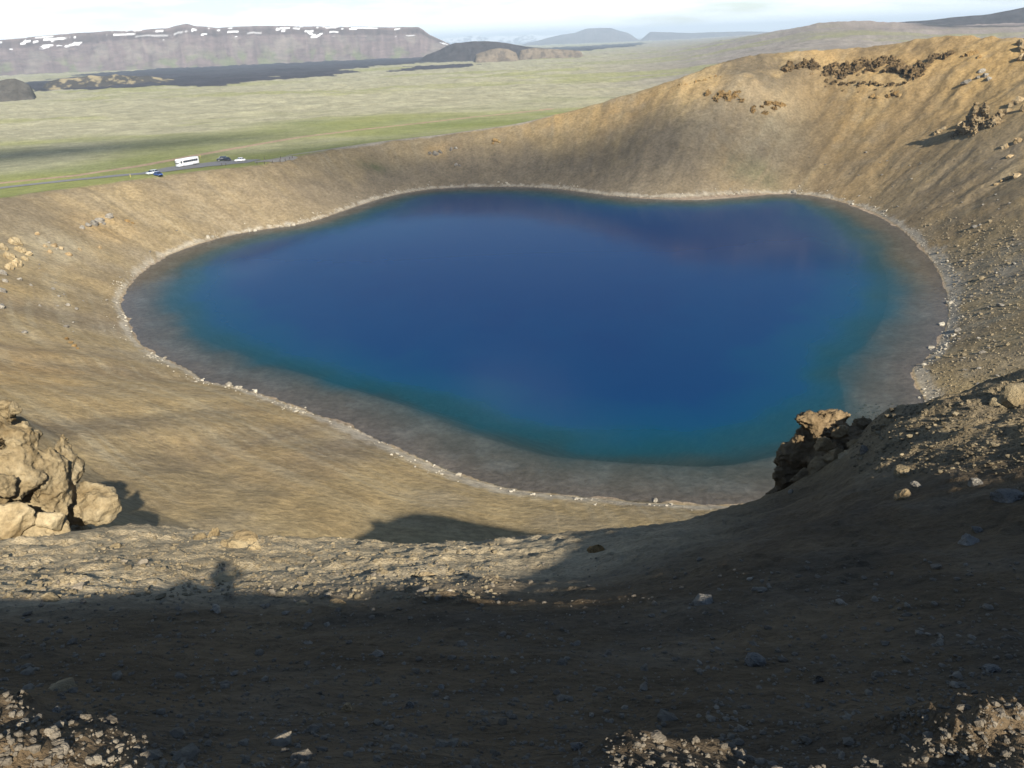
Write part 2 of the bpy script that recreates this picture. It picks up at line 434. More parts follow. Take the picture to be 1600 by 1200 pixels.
def albedo(x, y, z):
    s = sdist(x, y)
    th = np.degrees(np.arctan2(x - CX, y - CY))
    i = np.clip(np.round(th + 180).astype(int), 0, 360)
    srim = np.where(np.abs(th) > 142, 97, RIM_T[i] / ALPHA_T[i])
    r = np.hypot(x, y)
    n = x.shape
    rad = th * 1.75
    col = np.zeros(n + (3,)) + BASE_SAND
    def mix(c, w):
        nonlocal col
        w = np.clip(w, 0, 1)[..., None]
        col = col * (1 - w) + c * w
    # scree streaks down the walls
    st = fbm(rad / 1.6, s / 55.0, 4, 101, 0.6)
    st2 = fbm(rad / 6.0, s / 80.0, 3, 107)
    far = sstep(60, 110, r)
    mix(BASE_DARK, far * (0.22 + 0.75 * st2 + 0.25 * st + 0.35 * fbm(x / 22, y / 22, 4, 105)))
    mix(PALE, far * sstep(-125, -80, th) * (0.40 * sstep(0.1, 0.5, st) * sstep(-.3, .3, fbm(x / 50, y / 50, 3, 103))))
    mix(OCHRE, far * sstep(20, 35, th) * (1 - sstep(95, 125, th)) * (0.30 + 0.5 * fbm(x / 26, y / 26, 3, 111)))
    # contour-parallel wash lines on the near left wall
    wl_ = fbm(rad / 40.0, s / 1.5, 3, 117, 0.6)
    nl = sstep(-70, -110, th)
    mix(PALE, nl * far * 0.25 * sstep(0.0, 0.5, wl_))
    mix(BASE_DARK * 1.25, nl * far * 0.3 * sstep(0.05, 0.5, -wl_))
    q = fbm(x / 9, y / 9, 4, 121)
    mix(GREY, 0.2 * sstep(0.0, 0.5, q))
    mix(OCHRE, 0.18 * sstep(0.15, 0.6, -q))
    mix(np.array([0.172, 0.138, 0.090]), far * sstep(-112, -85, th) * (1 - sstep(-5, 15, th)) * (.55 + .5 * fbm(x / 40, y / 40, 3, 123)))
    for (p, R_, stch, c, a), w in zip(PATCH, _pp):
        rx, ry = w[0] - CX, w[1] - CY
        m_ = math.hypot(rx, ry); rx /= m_; ry /= m_
        dx = (x - w[0]); dy = (y - w[1])
        sel = (dx * dx + dy * dy) < (3.2 * R_ * max(stch, 1)) ** 2
        if not sel.any():
            continue
        a1 = (dx[sel] * rx + dy[sel] * ry) / (R_ * stch); b1 = (-dx[sel] * ry + dy[sel] * rx) / R_
        nn = fbm(x[sel] / 5, y[sel] / 5, 3, 131) * 0.9 + fbm(rad[sel] / 1.2, s[sel] / 30, 3, 133) * 0.7
        ww = np.exp(-(a1 * a1 + b1 * b1)) * a * np.clip(0.9 + nn, 0, 1.5)
        t = np.zeros(n); t[sel] = ww
        mix(c, t)
    # foreground soil: brown, stony; its shade is deepened in the colour
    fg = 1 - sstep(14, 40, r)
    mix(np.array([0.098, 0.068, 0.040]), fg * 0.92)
    mix(np.array([0.35, 0.295, 0.205]), fg * sstep(9, 14, r) * (1 - sstep(0.0, 0.40, x / np.maximum(r, .1))) * 0.9)  # tan ledge, paler here and below: fuller sunlight put into the colour
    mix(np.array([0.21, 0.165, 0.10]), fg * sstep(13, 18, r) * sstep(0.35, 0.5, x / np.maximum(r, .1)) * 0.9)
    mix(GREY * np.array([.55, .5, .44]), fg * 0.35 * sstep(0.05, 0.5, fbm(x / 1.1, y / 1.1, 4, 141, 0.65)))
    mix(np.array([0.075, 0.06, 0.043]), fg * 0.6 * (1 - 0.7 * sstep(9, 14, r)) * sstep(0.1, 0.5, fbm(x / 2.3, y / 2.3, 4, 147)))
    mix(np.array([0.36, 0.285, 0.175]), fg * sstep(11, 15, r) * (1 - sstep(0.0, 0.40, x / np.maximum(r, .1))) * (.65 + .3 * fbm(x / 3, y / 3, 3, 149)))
    # plain beyond the rim
    out = sstep(1.0, 1.12, s / srim + 0.05 * fbm(x / 12, y / 12, 3, 151)) * (y > -60)
    g = fbm(x / 45, y / 45, 4, 155)
    pc = np.zeros(n + (3,)) + GRASS
    gw = np.clip(0.45 + 0.9 * g, 0, 1)[..., None]
    pc = pc * (1 - gw) + GRASS2 * gw
    lw = (sstep(430, 760, r + 220 * fbm(x / 120, y / 120, 4, 161) + 120 * sstep(-5, -25, np.degrees(np.arctan2(x, y)))))[..., None]
    lc = LICHEN * (1 + 0.35 * fbm(x / 14, y / 14, 4, 165, .65)[..., None])
    az = np.degrees(np.arctan2(x, y))
    mv = (sstep(2, 16, az) * sstep(500, 1100, r))[..., None]
    lc = lc * (1 - mv) + np.array([0.215, 0.19, 0.165]) * mv * (1 + 0.3 * fbm(x / 25, y / 25, 4, 167, .65)[..., None])
    gp = (0.6 * sstep(0.05, 0.45, fbm(x / 230, y / 90, 4, 169)))[..., None]
    lc = lc * (1 - gp) + GRASS2 * gp
    pc = pc * (1 - lw) + lc * lw
    wx = x + 45 * fbm(x / 130, y / 130, 4, 171) * np.clip(r / 1500, 0, 2); wy = y + 110 * fbm(x / 150, y / 150, 4, 177) * np.clip(r / 1500, 0, 2.5)
    lv = inside(LAVA_W, wx, wy) & (r > 700)
    for S in STRIP:
        lv |= inside(S, wx, wy)
    pc = np.where(lv[..., None], LAVA * (1 + 0.5 * fbm(x / 60, y / 60, 3, 181)[..., None]), pc)
    up = (sstep(1300, 2300, r) * sstep(14, 24, az))[..., None]
    pc = pc * (1 - up) + np.array([0.20, 0.165, 0.15]) * (1 + 0.45 * fbm(x / 130, y / 130, 4, 187)[..., None]) * up
    dk = (sstep(1900, 2200, r) * sstep(24.5, 26.5, az) * sstep(-0.25, 0.1, fbm(x / 500, y / 500, 3, 189) + 0.12))[..., None]
    pc = pc * (1 - dk) + np.array([0.052, 0.05, 0.048]) * dk
    td = polyline_d(TRACK, x, y)
    tw = (1 - sstep(2.2, 4.6, td + 1.0 * fbm(x / 6, y / 6, 3, 191)))[..., None] * 0.85
    pc = pc * (1 - tw) + np.array([0.33, 0.225, 0.165]) * tw
    ow = out[..., None]
    rimdark = (sstep(0.0, 8, np.abs(z - 45)) * 0)
    # the high right-hand rim carries bare soil and thin olive turf on top, no meadow
    bare = (sstep(4, 16, th) * (1 - sstep(150, 420, s)))[..., None]
    pc = pc * (1 - bare) + (np.array([0.19, 0.16, 0.075]) * (1 + 0.3 * g[..., None])) * bare
    col = col * (1 - ow) + pc * ow
    pd = polyline_d(PATH, x, y)
    mix(np.array([0.26, 0.235, 0.20]), (1 - sstep(1.5, 3.0, pd)) * 0.85)
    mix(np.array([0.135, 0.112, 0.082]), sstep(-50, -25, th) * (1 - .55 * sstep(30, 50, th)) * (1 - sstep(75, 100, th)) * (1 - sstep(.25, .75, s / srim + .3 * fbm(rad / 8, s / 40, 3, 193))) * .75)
    # pale stones and salts along the waterline, brown shelf under water
    wsh = 1.7 + 1.1 * fbm(rad / 9, rad * 0, 3, 195) + 1.6 * sstep(120, 170, np.abs(th)) + 1.3 * np.exp(-((th - 100) / 25) ** 2)
    mix(SHOREC, sstep(0.0, 0.5, s) * (1 - sstep(wsh * 0.6, wsh * 1.15, s + 1.6 * fbm(x / 1.6, y / 1.6, 4, 197))) * 0.6)
    mix(np.array([0.25, 0.195, 0.145]), sstep(0.15, -0.4, s) * 0.85)
    mix(np.array([0.34, 0.30, 0.24]), sstep(-2, -5, s) * sstep(-0.1, 0.3, fbm(x / 5, y / 5, 4, 199)) * 0.6)
    col = col * (1 + 0.16 * fbm(x / 2.2, y / 2.2, 3, 203)[..., None])
    return np.clip(col, 0.01, 0.9)

# ------------------------------------------------------------------ materials
def new_mat(name):
    m = bpy.data.materials.new(name)
    m.use_nodes = True
    nt = m.node_tree
    b = nt.nodes['Principled BSDF']
    b.inputs['Specular IOR Level'].default_value = 0.25
    b.inputs['Roughness'].default_value = 0.9
    return m, nt, b

def noise_node(nt, vec, scale, detail=5, rough=0.6):
    n = nt.nodes.new('ShaderNodeTexNoise')
    n.inputs['Scale'].default_value = scale
    n.inputs['Detail'].default_value = detail
    n.inputs['Roughness'].default_value = rough
    nt.links.new(vec, n.inputs['Vector'])
    return n

def bump_node(nt, h, dist, strength=1.0, prev=None):
    b = nt.nodes.new('ShaderNodeBump')
    b.inputs['Distance'].default_value = dist
    b.inputs['Strength'].default_value = strength
    nt.links.new(h, b.inputs['Height'])
    if prev is not None:
        nt.links.new(prev, b.inputs['Normal'])
    return b.outputs[0]

def mat_ground():
    m, nt, b = new_mat('ground')
    at = nt.nodes.new('ShaderNodeAttribute'); at.attribute_name = 'albedo'
    tc = nt.nodes.new('ShaderNodeTexCoord')
    v = tc.outputs['Object']
    n1 = noise_node(nt, v, 9.0, 6, 0.7)
    n2 = noise_node(nt, v, 0.9, 6, 0.65)
    r1 = nt.nodes.new('ShaderNodeMapRange'); r1.inputs['From Min'].default_value = 0.25; r1.inputs['From Max'].default_value = 0.75
    r1.inputs['To Min'].default_value = 0.62; r1.inputs['To Max'].default_value = 1.38
    nt.links.new(n1.outputs['Fac'], r1.inputs['Value'])
    r2 = nt.nodes.new('ShaderNodeMapRange'); r2.inputs['From Min'].default_value = 0.25; r2.inputs['From Max'].default_value = 0.75
    r2.inputs['To Min'].default_value = 0.62; r2.inputs['To Max'].default_value = 1.38
    nt.links.new(n2.outputs['Fac'], r2.inputs['Value'])
    n3 = noise_node(nt, v, 0.11, 8, 0.72)
    r3 = nt.nodes.new('ShaderNodeMapRange'); r3.inputs['From Min'].default_value = 0.3; r3.inputs['From Max'].default_value = 0.7
    r3.inputs['To Min'].default_value = 0.82; r3.inputs['To Max'].default_value = 1.18
    nt.links.new(n3.outputs['Fac'], r3.inputs['Value'])
    mu0 = nt.nodes.new('ShaderNodeMath'); mu0.operation = 'MULTIPLY'
    nt.links.new(r1.outputs[0], mu0.inputs[0]); nt.links.new(r3.outputs[0], mu0.inputs[1])
    mu = nt.nodes.new('ShaderNodeMath'); mu.operation = 'MULTIPLY'
    nt.links.new(mu0.outputs[0], mu.inputs[0]); nt.links.new(r2.outputs[0], mu.inputs[1])
    sc = nt.nodes.new('ShaderNodeVectorMath'); sc.operation = 'SCALE'
    nt.links.new(at.outputs['Color'], sc.inputs[0]); nt.links.new(mu.outputs[0], sc.inputs['Scale'])
    nt.links.new(sc.outputs[0], b.inputs['Base Color'])
    b.inputs['Specular IOR Level'].default_value = 0.1
    vo = nt.nodes.new('ShaderNodeTexVoronoi'); vo.inputs['Scale'].default_value = 26.0; vo.inputs['Randomness'].default_value = 1.0
    nt.links.new(v, vo.inputs['Vector'])
    h1 = bump_node(nt, n2.outputs['Fac'], 0.35, 0.8)
    h2 = bump_node(nt, n1.outputs['Fac'], 0.05, 0.9, h1)
    iv = nt.nodes.new('ShaderNodeMath'); iv.operation = 'SUBTRACT'; iv.inputs[0].default_value = 1.0
    nt.links.new(vo.outputs['Distance'], iv.inputs[1])
    h3 = bump_node(nt, iv.outputs[0], 0.012, 0.6, h2)
    nt.links.new(h3, b.inputs['Normal'])
    return m

def mat_rock(name, c1, c2, c3, scale=1.0, bump=0.12):
    m, nt, b = new_mat(name)
    tc = nt.nodes.new('ShaderNodeTexCoord')
    geo = nt.nodes.new('ShaderNodeNewGeometry')
    v = geo.outputs['Position']
    n1 = noise_node(nt, v, 0.7 * scale, 6, 0.65)
    n2 = noise_node(nt, v, 5.0 * scale, 6, 0.7)
    cr = nt.nodes.new('ShaderNodeValToRGB')
    e = cr.color_ramp.elements
    e[0].position = 0.3; e[0].color = (*c1, 1)
    e[1].position = 0.7; e[1].color = (*c3, 1)
    k = e.new(0.5); k.color = (*c2, 1)
    nt.links.new(n1.outputs['Fac'], cr.inputs[0])
    r2 = nt.nodes.new('ShaderNodeMapRange'); r2.inputs['From Min'].default_value = 0.25; r2.inputs['From Max'].default_value = 0.75
    r2.inputs['To Min'].default_value = 0.65; r2.inputs['To Max'].default_value = 1.3
    nt.links.new(n2.outputs['Fac'], r2.inputs['Value'])
    oi = nt.nodes.new('ShaderNodeObjectInfo')
    r3 = nt.nodes.new('ShaderNodeMapRange'); r3.inputs['To Min'].default_value = 0.75; r3.inputs['To Max'].default_value = 1.2
    nt.links.new(oi.outputs['Random'], r3.inputs['Value'])
    mu = nt.nodes.new('ShaderNodeMath'); mu.operation = 'MULTIPLY'
    nt.links.new(r2.outputs[0], mu.inputs[0]); nt.links.new(r3.outputs[0], mu.inputs[1])
    sc = nt.nodes.new('ShaderNodeVectorMath'); sc.operation = 'SCALE'
    nt.links.new(cr.outputs[0], sc.inputs[0]); nt.links.new(mu.outputs[0], sc.inputs['Scale'])
    nt.links.new(sc.outputs[0], b.inputs['Base Color'])
    h1 = bump_node(nt, n1.outputs['Fac'], bump * 3 / scale, 0.7)
    h2 = bump_node(nt, n2.outputs['Fac'], bump / scale, 1.0, h1)
    nt.links.new(h2, b.inputs['Normal'])
    b.inputs['Specular IOR Level'].default_value = 0.12
    return m

def mat_plain(name, col, rough=0.6, spec=0.3, var=0.12, scale=3.0, metal=0.0):
    m, nt, b = new_mat(name)
    geo = nt.nodes.new('ShaderNodeNewGeometry')
    n = noise_node(nt, geo.outputs['Position'], scale, 4, 0.6)
    r = nt.nodes.new('ShaderNodeMapRange'); r.inputs['From Min'].default_value = 0.3; r.inputs['From Max'].default_value = 0.7
    r.inputs['To Min'].default_value = 1 - var; r.inputs['To Max'].default_value = 1 + var
    nt.links.new(n.outputs['Fac'], r.inputs['Value'])
    sc = nt.nodes.new('ShaderNodeVectorMath'); sc.operation = 'SCALE'
    sc.inputs[0].default_value = col
    nt.links.new(r.outputs[0], sc.inputs['Scale'])
    nt.links.new(sc.outputs[0], b.inputs['Base Color'])
    b.inputs['Roughness'].default_value = rough
    b.inputs['Specular IOR Level'].default_value = spec
    b.inputs['Metallic'].default_value = metal
    return m

M = {}
M['ground'] = mat_ground()
M['tuff'] = mat_rock('tuff_rock', (.17, .115, .055), (.29, .21, .115), (.38, .31, .20), 1.0, 0.10)
M['pale_tuff'] = mat_rock('pale_tuff_rock', (.17, .12, .06), (.265, .205, .118), (.35, .285, .18), 0.9, 0.09)
M['ochre'] = mat_rock('ochre_rock', (.20, .125, .05), (.33, .21, .085), (.38, .28, .14), 0.35, 0.3)
M['crag'] = mat_rock('crag_rock', (.085, .065, .04), (.19, .13, .065), (.30, .21, .11), 0.3, 0.4)
M['brown'] = mat_rock('brown_rock', (.11, .075, .04), (.19, .135, .075), (.28, .205, .12), 1.2, 0.08)
M['greyrock'] = mat_rock('grey_rock', (.12, .105, .09), (.22, .20, .17), (.34, .31, .26), 0.6, 0.2)
M['rubble'] = mat_rock('rubble', (.12, .095, .06), (.20, .16, .10), (.28, .23, .15), 2.0, 0.1)
M['stone'] = mat_rock('loose_stone', (.12, .098, .072), (.20, .17, .13), (.32, .275, .21), 4.0, 0.08)
M['shore'] = mat_rock('shore_stone', (.20, .175, .135), (.31, .28, .225), (.43, .395, .33), 1.2, 0.1)
M['asphalt'] = mat_plain('asphalt', (.17, .168, .17), 0.85, 0.2, 0.15, 0.6)
M['gravel'] = mat_plain('gravel', (.22, .205, .185), 0.9, 0.1, 0.15, 1.5)
M['white_paint'] = mat_plain('white_paint', (.80, .80, .80), 0.3, 0.5, 0.03)
M['silver_paint'] = mat_plain('silver_paint', (.50, .54, .58), 0.3, 0.5, 0.03)
M['blue_paint'] = mat_plain('blue_paint', (.03, .07, .24), 0.25, 0.5, 0.03)
M['black_paint'] = mat_plain('black_paint', (.025, .028, .04), 0.25, 0.5, 0.03)
M['glass'] = mat_plain('dark_glass', (.02, .026, .04), 0.08, 0.6, 0.05)
M['tyre'] = mat_plain('tyre_rubber', (.025, .025, .025), 0.8, 0.2)
M['rim'] = mat_plain('rim_metal', (.45, .45, .46), 0.35, 0.5, 0.05, metal=0.6)
M['lamp'] = mat_plain('lamp_lens', (.75, .75, .72), 0.15, 0.6, 0.02)
M['redlamp'] = mat_plain('rear_lamp', (.35, .03, .03), 0.2, 0.6, 0.02)
M['wood'] = mat_plain('weathered_wood', (.085, .072, .06), 0.85, 0.15, 0.25, 6)
M['yellow_paint'] = mat_plain('yellow_paint', (.62, .50, .14), 0.6, 0.3, 0.1)

# ------------------------------------------------------------------ object helpers
def link(name, me, mat=None, parent=None, label=None, cat=None, group=None, kind=None):
    o = bpy.data.objects.new(name, me)
    COL.objects.link(o)
    if mat is not None and me is not None and not me.materials:
        me.materials.append(mat)
    if parent is not None:
        o.parent = parent
    for k, v in (('label', label), ('category', cat), ('group', group), ('kind', kind)):
        if v:
            o[k] = v
    return o

def mesh_np(name, V, Fq, smooth=True):
    me = bpy.data.meshes.new(name)
    V = np.asarray(V, np.float32); Fq = np.asarray(Fq, np.int32)
    n, k = Fq.shape
    me.vertices.add(len(V)); me.vertices.foreach_set('co', V.ravel())
    me.loops.add(n * k); me.loops.foreach_set('vertex_index', Fq.ravel())
    me.polygons.add(n)
    me.polygons.foreach_set('loop_start', np.arange(0, n * k, k, dtype=np.int32))
    me.polygons.foreach_set('loop_total', np.full(n, k, np.int32))
    me.polygons.foreach_set('use_smooth', np.full(n, smooth, bool))
    me.update(calc_edges=True)
    return me

def set_col(me, name, C):
    a = me.attributes.new(name, 'FLOAT_COLOR', 'POINT')
    c = np.ones((len(C), 4), np.float32); c[:, :3] = C
    a.data.foreach_set('color', c.ravel())

# ------------------------------------------------------------------ terrain sheet
def spacing(breaks):
    r = [0.0, 0.35, 0.6]
    x = 0.8
    while x < 42000:
        r.append(x)
        for lim, k in breaks:
            if x < lim:
                x *= 1 + k
                break
    return np.array(r)
RR = spacing([(3, .013), (30, .0072), (110, .0078), (280, .0125), (475, .0030), (1500, .0085), (5000, .022), (1e9, .05)])
AZ = list(np.arange(-43.5, 43.51, 0.1))
a = 43.5; st_ = 0.25
right = []
while a < 180 - 3:
    a += st_; st_ = min(st_ * 1.16, 5.0)
    right.append(a)
AZ = np.array([-v for v in right[::-1]] + AZ + right)
AZ = AZ[(AZ > -179) & (AZ < 179.0)]
AZr = np.radians(AZ)
X = RR[:, None] * np.sin(AZr)[None]; Y = RR[:, None] * np.cos(AZr)[None]
shp = X.shape
xf, yf = X.ravel(), Y.ravel()
def chunked(fn, *arr, n=120000):
    return np.concatenate([fn(*[a_[i:i + n] for a_ in arr]) for i in range(0, len(arr[0]), n)])
zf = chunked(height, xf, yf)
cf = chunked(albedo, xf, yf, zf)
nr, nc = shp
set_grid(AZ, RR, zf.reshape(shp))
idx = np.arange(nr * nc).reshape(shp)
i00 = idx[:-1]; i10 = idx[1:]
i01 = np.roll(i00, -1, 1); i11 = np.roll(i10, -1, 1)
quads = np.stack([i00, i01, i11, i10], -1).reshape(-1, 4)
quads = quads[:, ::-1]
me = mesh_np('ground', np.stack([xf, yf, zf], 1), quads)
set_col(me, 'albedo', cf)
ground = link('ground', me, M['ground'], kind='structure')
ground['label'] = 'crater walls, near slope and moss covered lava plain around the blue lake'

# ------------------------------------------------------------------ lake
def mat_water():
    m, nt, b = new_mat('lake_water')
    nt.nodes.remove(b)
    out = nt.nodes['Material Output']
    at = nt.nodes.new('ShaderNodeAttribute'); at.attribute_name = 'depth'
    tc = nt.nodes.new('ShaderNodeTexCoord')
    cr = nt.nodes.new('ShaderNodeValToRGB')
    e = cr.color_ramp.elements
    e[0].position = 0.0; e[0].color = (.045, .060, .040, 1)
    e[1].position = 1.0; e[1].color = (.0002, .021, .086, 1)
    for p, c in ((.05, (.002, .054, .078)), (.14, (.0004, .040, .098)), (.35, (.0002, .027, .094))):
        k = e.new(p); k.color = (*c, 1)
    mr = nt.nodes.new('ShaderNodeMath'); mr.operation = 'DIVIDE'; mr.inputs[1].default_value = 33.0
    nt.links.new(at.outputs['Fac'], mr.inputs[0]); nt.links.new(mr.outputs[0], cr.inputs[0])
    df = nt.nodes.new('ShaderNodeBsdfDiffuse')
    nt.links.new(cr.outputs[0], df.inputs['Color'])
    tr = nt.nodes.new('ShaderNodeBsdfTransparent'); tr.inputs[0].default_value = (.80, .84, .90, 1)
    ex = nt.nodes.new('ShaderNodeMath'); ex.operation = 'MULTIPLY'; ex.inputs[1].default_value = -0.6
    nt.links.new(at.outputs['Fac'], ex.inputs[0])
    e2 = nt.nodes.new('ShaderNodeMath'); e2.operation = 'EXPONENT'
    nt.links.new(ex.outputs[0], e2.inputs[0])
    mx = nt.nodes.new('ShaderNodeMixShader')
    nt.links.new(e2.outputs[0], mx.inputs[0]); nt.links.new(df.outputs[0], mx.inputs[1]); nt.links.new(tr.outputs[0], mx.inputs[2])
    gl = nt.nodes.new('ShaderNodeBsdfGlossy'); gl.inputs['Roughness'].default_value = 0.03
    n1 = noise_node(nt, tc.outputs['Object'], 1.6, 5, 0.65)
    n2 = noise_node(nt, tc.outputs['Object'], 0.28, 3, 0.5)
    h1 = bump_node(nt, n2.outputs['Fac'], 0.02, 1.0)
    h2 = bump_node(nt, n1.outputs['Fac'], 0.014, 1.0, h1)
    nt.links.new(h2, gl.inputs['Normal'])
    fr0 = nt.nodes.new('ShaderNodeFresnel'); fr0.inputs['IOR'].default_value = 1.33
    fr = nt.nodes.new('ShaderNodeMath'); fr.operation = 'MULTIPLY'; fr.inputs[1].default_value = 0.50
    nt.links.new(fr0.outputs[0], fr.inputs[0])
    m2 = nt.nodes.new('ShaderNodeMixShader')
    nt.links.new(fr.outputs[0], m2.inputs[0]); nt.links.new(mx.outputs[0], m2.inputs[1]); nt.links.new(gl.outputs[0], m2.inputs[2])
    nt.links.new(m2.outputs[0], out.inputs['Surface'])
    return m
M['water'] = mat_water()
gx = np.arange(-118, 137, 1.5); gy = np.arange(90, 382, 1.5)
WX, WY = np.meshgrid(gx, gy)
wz = WX.ravel() * 0
ws = sdist(WX.ravel(), WY.ravel())
wd = np.maximum(0, -crater(WX.ravel(), WY.ravel(), ws)[0])
sh_n = fbm(WX.ravel() / 22, WY.ravel() / 22, 4, 301)
wxx, wyy = WX.ravel(), WY.ravel()
wid = 5.5 + 4 * sh_n + 6.5 * sstep(150, 115, wyy) + 1.5 * sstep(-50, -80, wxx)                                           # the shelf's width wanders along the shore
wd = np.where(-ws < wid, 0.075 * np.maximum(-ws, 0), 0.075 * wid + (-ws - wid) * 0.20 + np.maximum(-ws - wid - 10, 0) * 0.35)
wd = np.clip(wd * (1 + 0.35 * fbm(WX.ravel() / 8, WY.ravel() / 8, 4, 305)), 0, 33)
ii = np.arange(len(wz)).reshape(WX.shape)
wq = np.stack([ii[:-1, :-1], ii[:-1, 1:], ii[1:, 1:], ii[1:, :-1]], -1).reshape(-1, 4)
keep = (ws[wq] < 4).any(1)
wq = wq[keep]
used, inv = np.unique(wq, return_inverse=True)
wme = mesh_np('lake', np.stack([WX.ravel()[used], WY.ravel()[used], wz[used]], 1), inv.reshape(-1, 4))
da = wme.attributes.new('depth', 'FLOAT', 'POINT'); da.data.foreach_set('value', wd[used].astype(np.float32))
lake = link('lake', wme, M['water'], kind='structure')
lake['label'] = 'deep blue crater lake with a turquoise rim'
#@@REST
# ------------------------------------------------------------------ mountains and hills beyond the plain
def fnorm(az_deg):
    return math.sin(math.radians(az_deg)), math.cos(math.radians(az_deg))

def mountain(name, sky_px, D, front, flat, back, base_z, colf, label, rough=1.0, mesa=False, na=260, nv=70, seed=0, kind='structure'):
    p = np.array(sky_px, float)
    d = ray(p[:, 0], p[:, 1])
    azk = np.degrees(np.arctan2(d[:, 0], d[:, 1])); tk = d[:, 2] / np.hypot(d[:, 0], d[:, 1])
    az = np.linspace(azk[0], azk[-1], na)
    top = H + D * np.interp(az, azk, tk)
    arc = np.radians(az) * D
    top = top + rough * 0.012 * D * 0.1 * fbm(arc / (0.03 * D), arc * 0, 4, seed + 2)
    L = front + flat + back
    e1 = front / L; e2 = (front + flat) / L
    k1 = int(nv * .72)
    v = np.concatenate([np.linspace(0, e1, k1), np.linspace(e1, 1, nv - k1 + 1)[1:]])
    dist = D - front + v * L
    A, V = np.meshgrid(az, v); DIST = np.repeat(dist[:, None], na, 1); ARC = np.radians(A) * D
    up = np.clip(V / e1, 0, 1)
    if mesa:
        pr = np.where(up < 0.80, 0.74 * (up / 0.80) ** 1.15, 0.74 + 0.26 * sstep(0.80, 0.97, up))
    else:
        pr = up ** 1.05
    dn = np.clip((V - e2) / max(1 - e2, 1e-6), 0, 1)
    pr = pr * (1 - dn ** 1.2)
    uu = (np.arange(na) / (na - 1.0))
    win = sstep(0, .12, uu) * sstep(1, .88, uu) if not mesa else sstep(1, .985, uu)
    hgt = np.maximum(top[None] - base_z, 1.0) * win[None]
    base_z = base_z - 6 * (1 - win[None])
    gl = ridged(ARC / (0.020 * D), (DIST - D) / (0.12 * D) + 3, 3, seed + 5)
    sl = np.sin(np.clip(pr, 0, 1) * math.pi)
    Z = base_z - 4 + hgt * pr + hgt * sl * rough * (0.055 * gl + 0.08 * fbm(ARC / (0.05 * D), DIST / (0.05 * D), 4, seed + 9))
    Xm = np.sin(np.radians(A)) * DIST; Ym = np.cos(np.radians(A)) * DIST
    pts = np.stack([Xm.ravel(), Ym.ravel(), Z.ravel()], 1)
    q = np.arange(na * nv).reshape(nv, na)
    fq = np.stack([q[:-1, :-1], q[:-1, 1:], q[1:, 1:], q[1:, :-1]], -1).reshape(-1, 4)
    me = mesh_np(name, pts, fq)
    C = colf(ARC.ravel() / D, np.clip(pr, 0, 1).ravel(), Z.ravel(), V.ravel(), DIST.ravel())
    set_col(me, 'albedo', np.clip(C, 0.005, 0.95))
    o = link(name, me, M['far_ground'], kind=kind)
    o['label'] = label
    return o

def mat_far():
    m, nt, b = new_mat('far_ground')
    at = nt.nodes.new('ShaderNodeAttribute'); at.attribute_name = 'albedo'
    geo = nt.nodes.new('ShaderNodeNewGeometry')
    n1 = noise_node(nt, geo.outputs['Position'], 0.02, 7, 0.65)
    r1 = nt.nodes.new('ShaderNodeMapRange'); r1.inputs['From Min'].default_value = 0.3; r1.inputs['From Max'].default_value = 0.7
    r1.inputs['To Min'].default_value = 0.75; r1.inputs['To Max'].default_value = 1.25
    nt.links.new(n1.outputs['Fac'], r1.inputs['Value'])
    sc = nt.nodes.new('ShaderNodeVectorMath'); sc.operation = 'SCALE'
    nt.links.new(at.outputs['Color'], sc.inputs[0]); nt.links.new(r1.outputs[0], sc.inputs['Scale'])
    nt.links.new(sc.outputs[0], b.inputs['Base Color'])
    nt.links.new(bump_node(nt, n1.outputs['Fac'], 12, 0.8), b.inputs['Normal'])
    b.inputs['Specular IOR Level'].default_value = 0.05
    return m
M['far_ground'] = mat_far()

def col_mesa(a, p, z, v, dist):
    n = fbm(a * 260, p * 2.0, 4, 401, .6); m = fbm(a * 70, p * 3, 3, 403)
    c = np.array([.15, .115, .11])[None] * (1 + 0.40 * n[:, None])
    tal = np.array([.20, .175, .15])
    w = (sstep(0.0, 0.5, m) * 0.6 * (1 - sstep(.6, .8, p)))[:, None]; c = c * (1 - w) + tal * w
    g = (sstep(0.05, 0.45, fbm(a * 90, p * 4, 4, 405)) * (1 - sstep(0.15, 0.5, p)) * 0.7)[:, None]
    c = c * (1 - g) + np.array([.14, .16, .075]) * g
    c = c * (1 - 0.45 * (sstep(.72, .8, p) * (1 - sstep(.9, .99, p)))[:, None])
    sn = sstep(0.36, 0.42, fbm(a * 34 + p * 3, p * 34, 5, 407, .6)) * sstep(.80, .86, p) * (v < .5)
    sn = np.maximum(sn, sstep(0.46, 0.50, fbm(a * 80, p * 14, 3, 409)) * sstep(.66, .72, p) * (v < .5))
    sn = sn[:, None]
    return c * (1 - sn) + np.array([.85, .87, .9]) * sn
MESA = [(-420, 92), (-250, 70), (-100, 63), (0, 60), (50, 56), (100, 52), (150, 49), (200, 47), (262, 43), (276, 39), (291, 36), (306, 40), (340, 43), (380, 40), (440, 38.5), (480, 41), (560, 40), (620, 41), (654, 42), (661, 46),
        (672, 54), (690, 62), (706, 69), (716, 78)]
mountain('table_mountain', MESA, 4700, 620, 900, 900, 12, col_mesa, 'long flat topped mountain with snow streaks along its edge', 1.0, True, 700, 84, 11)

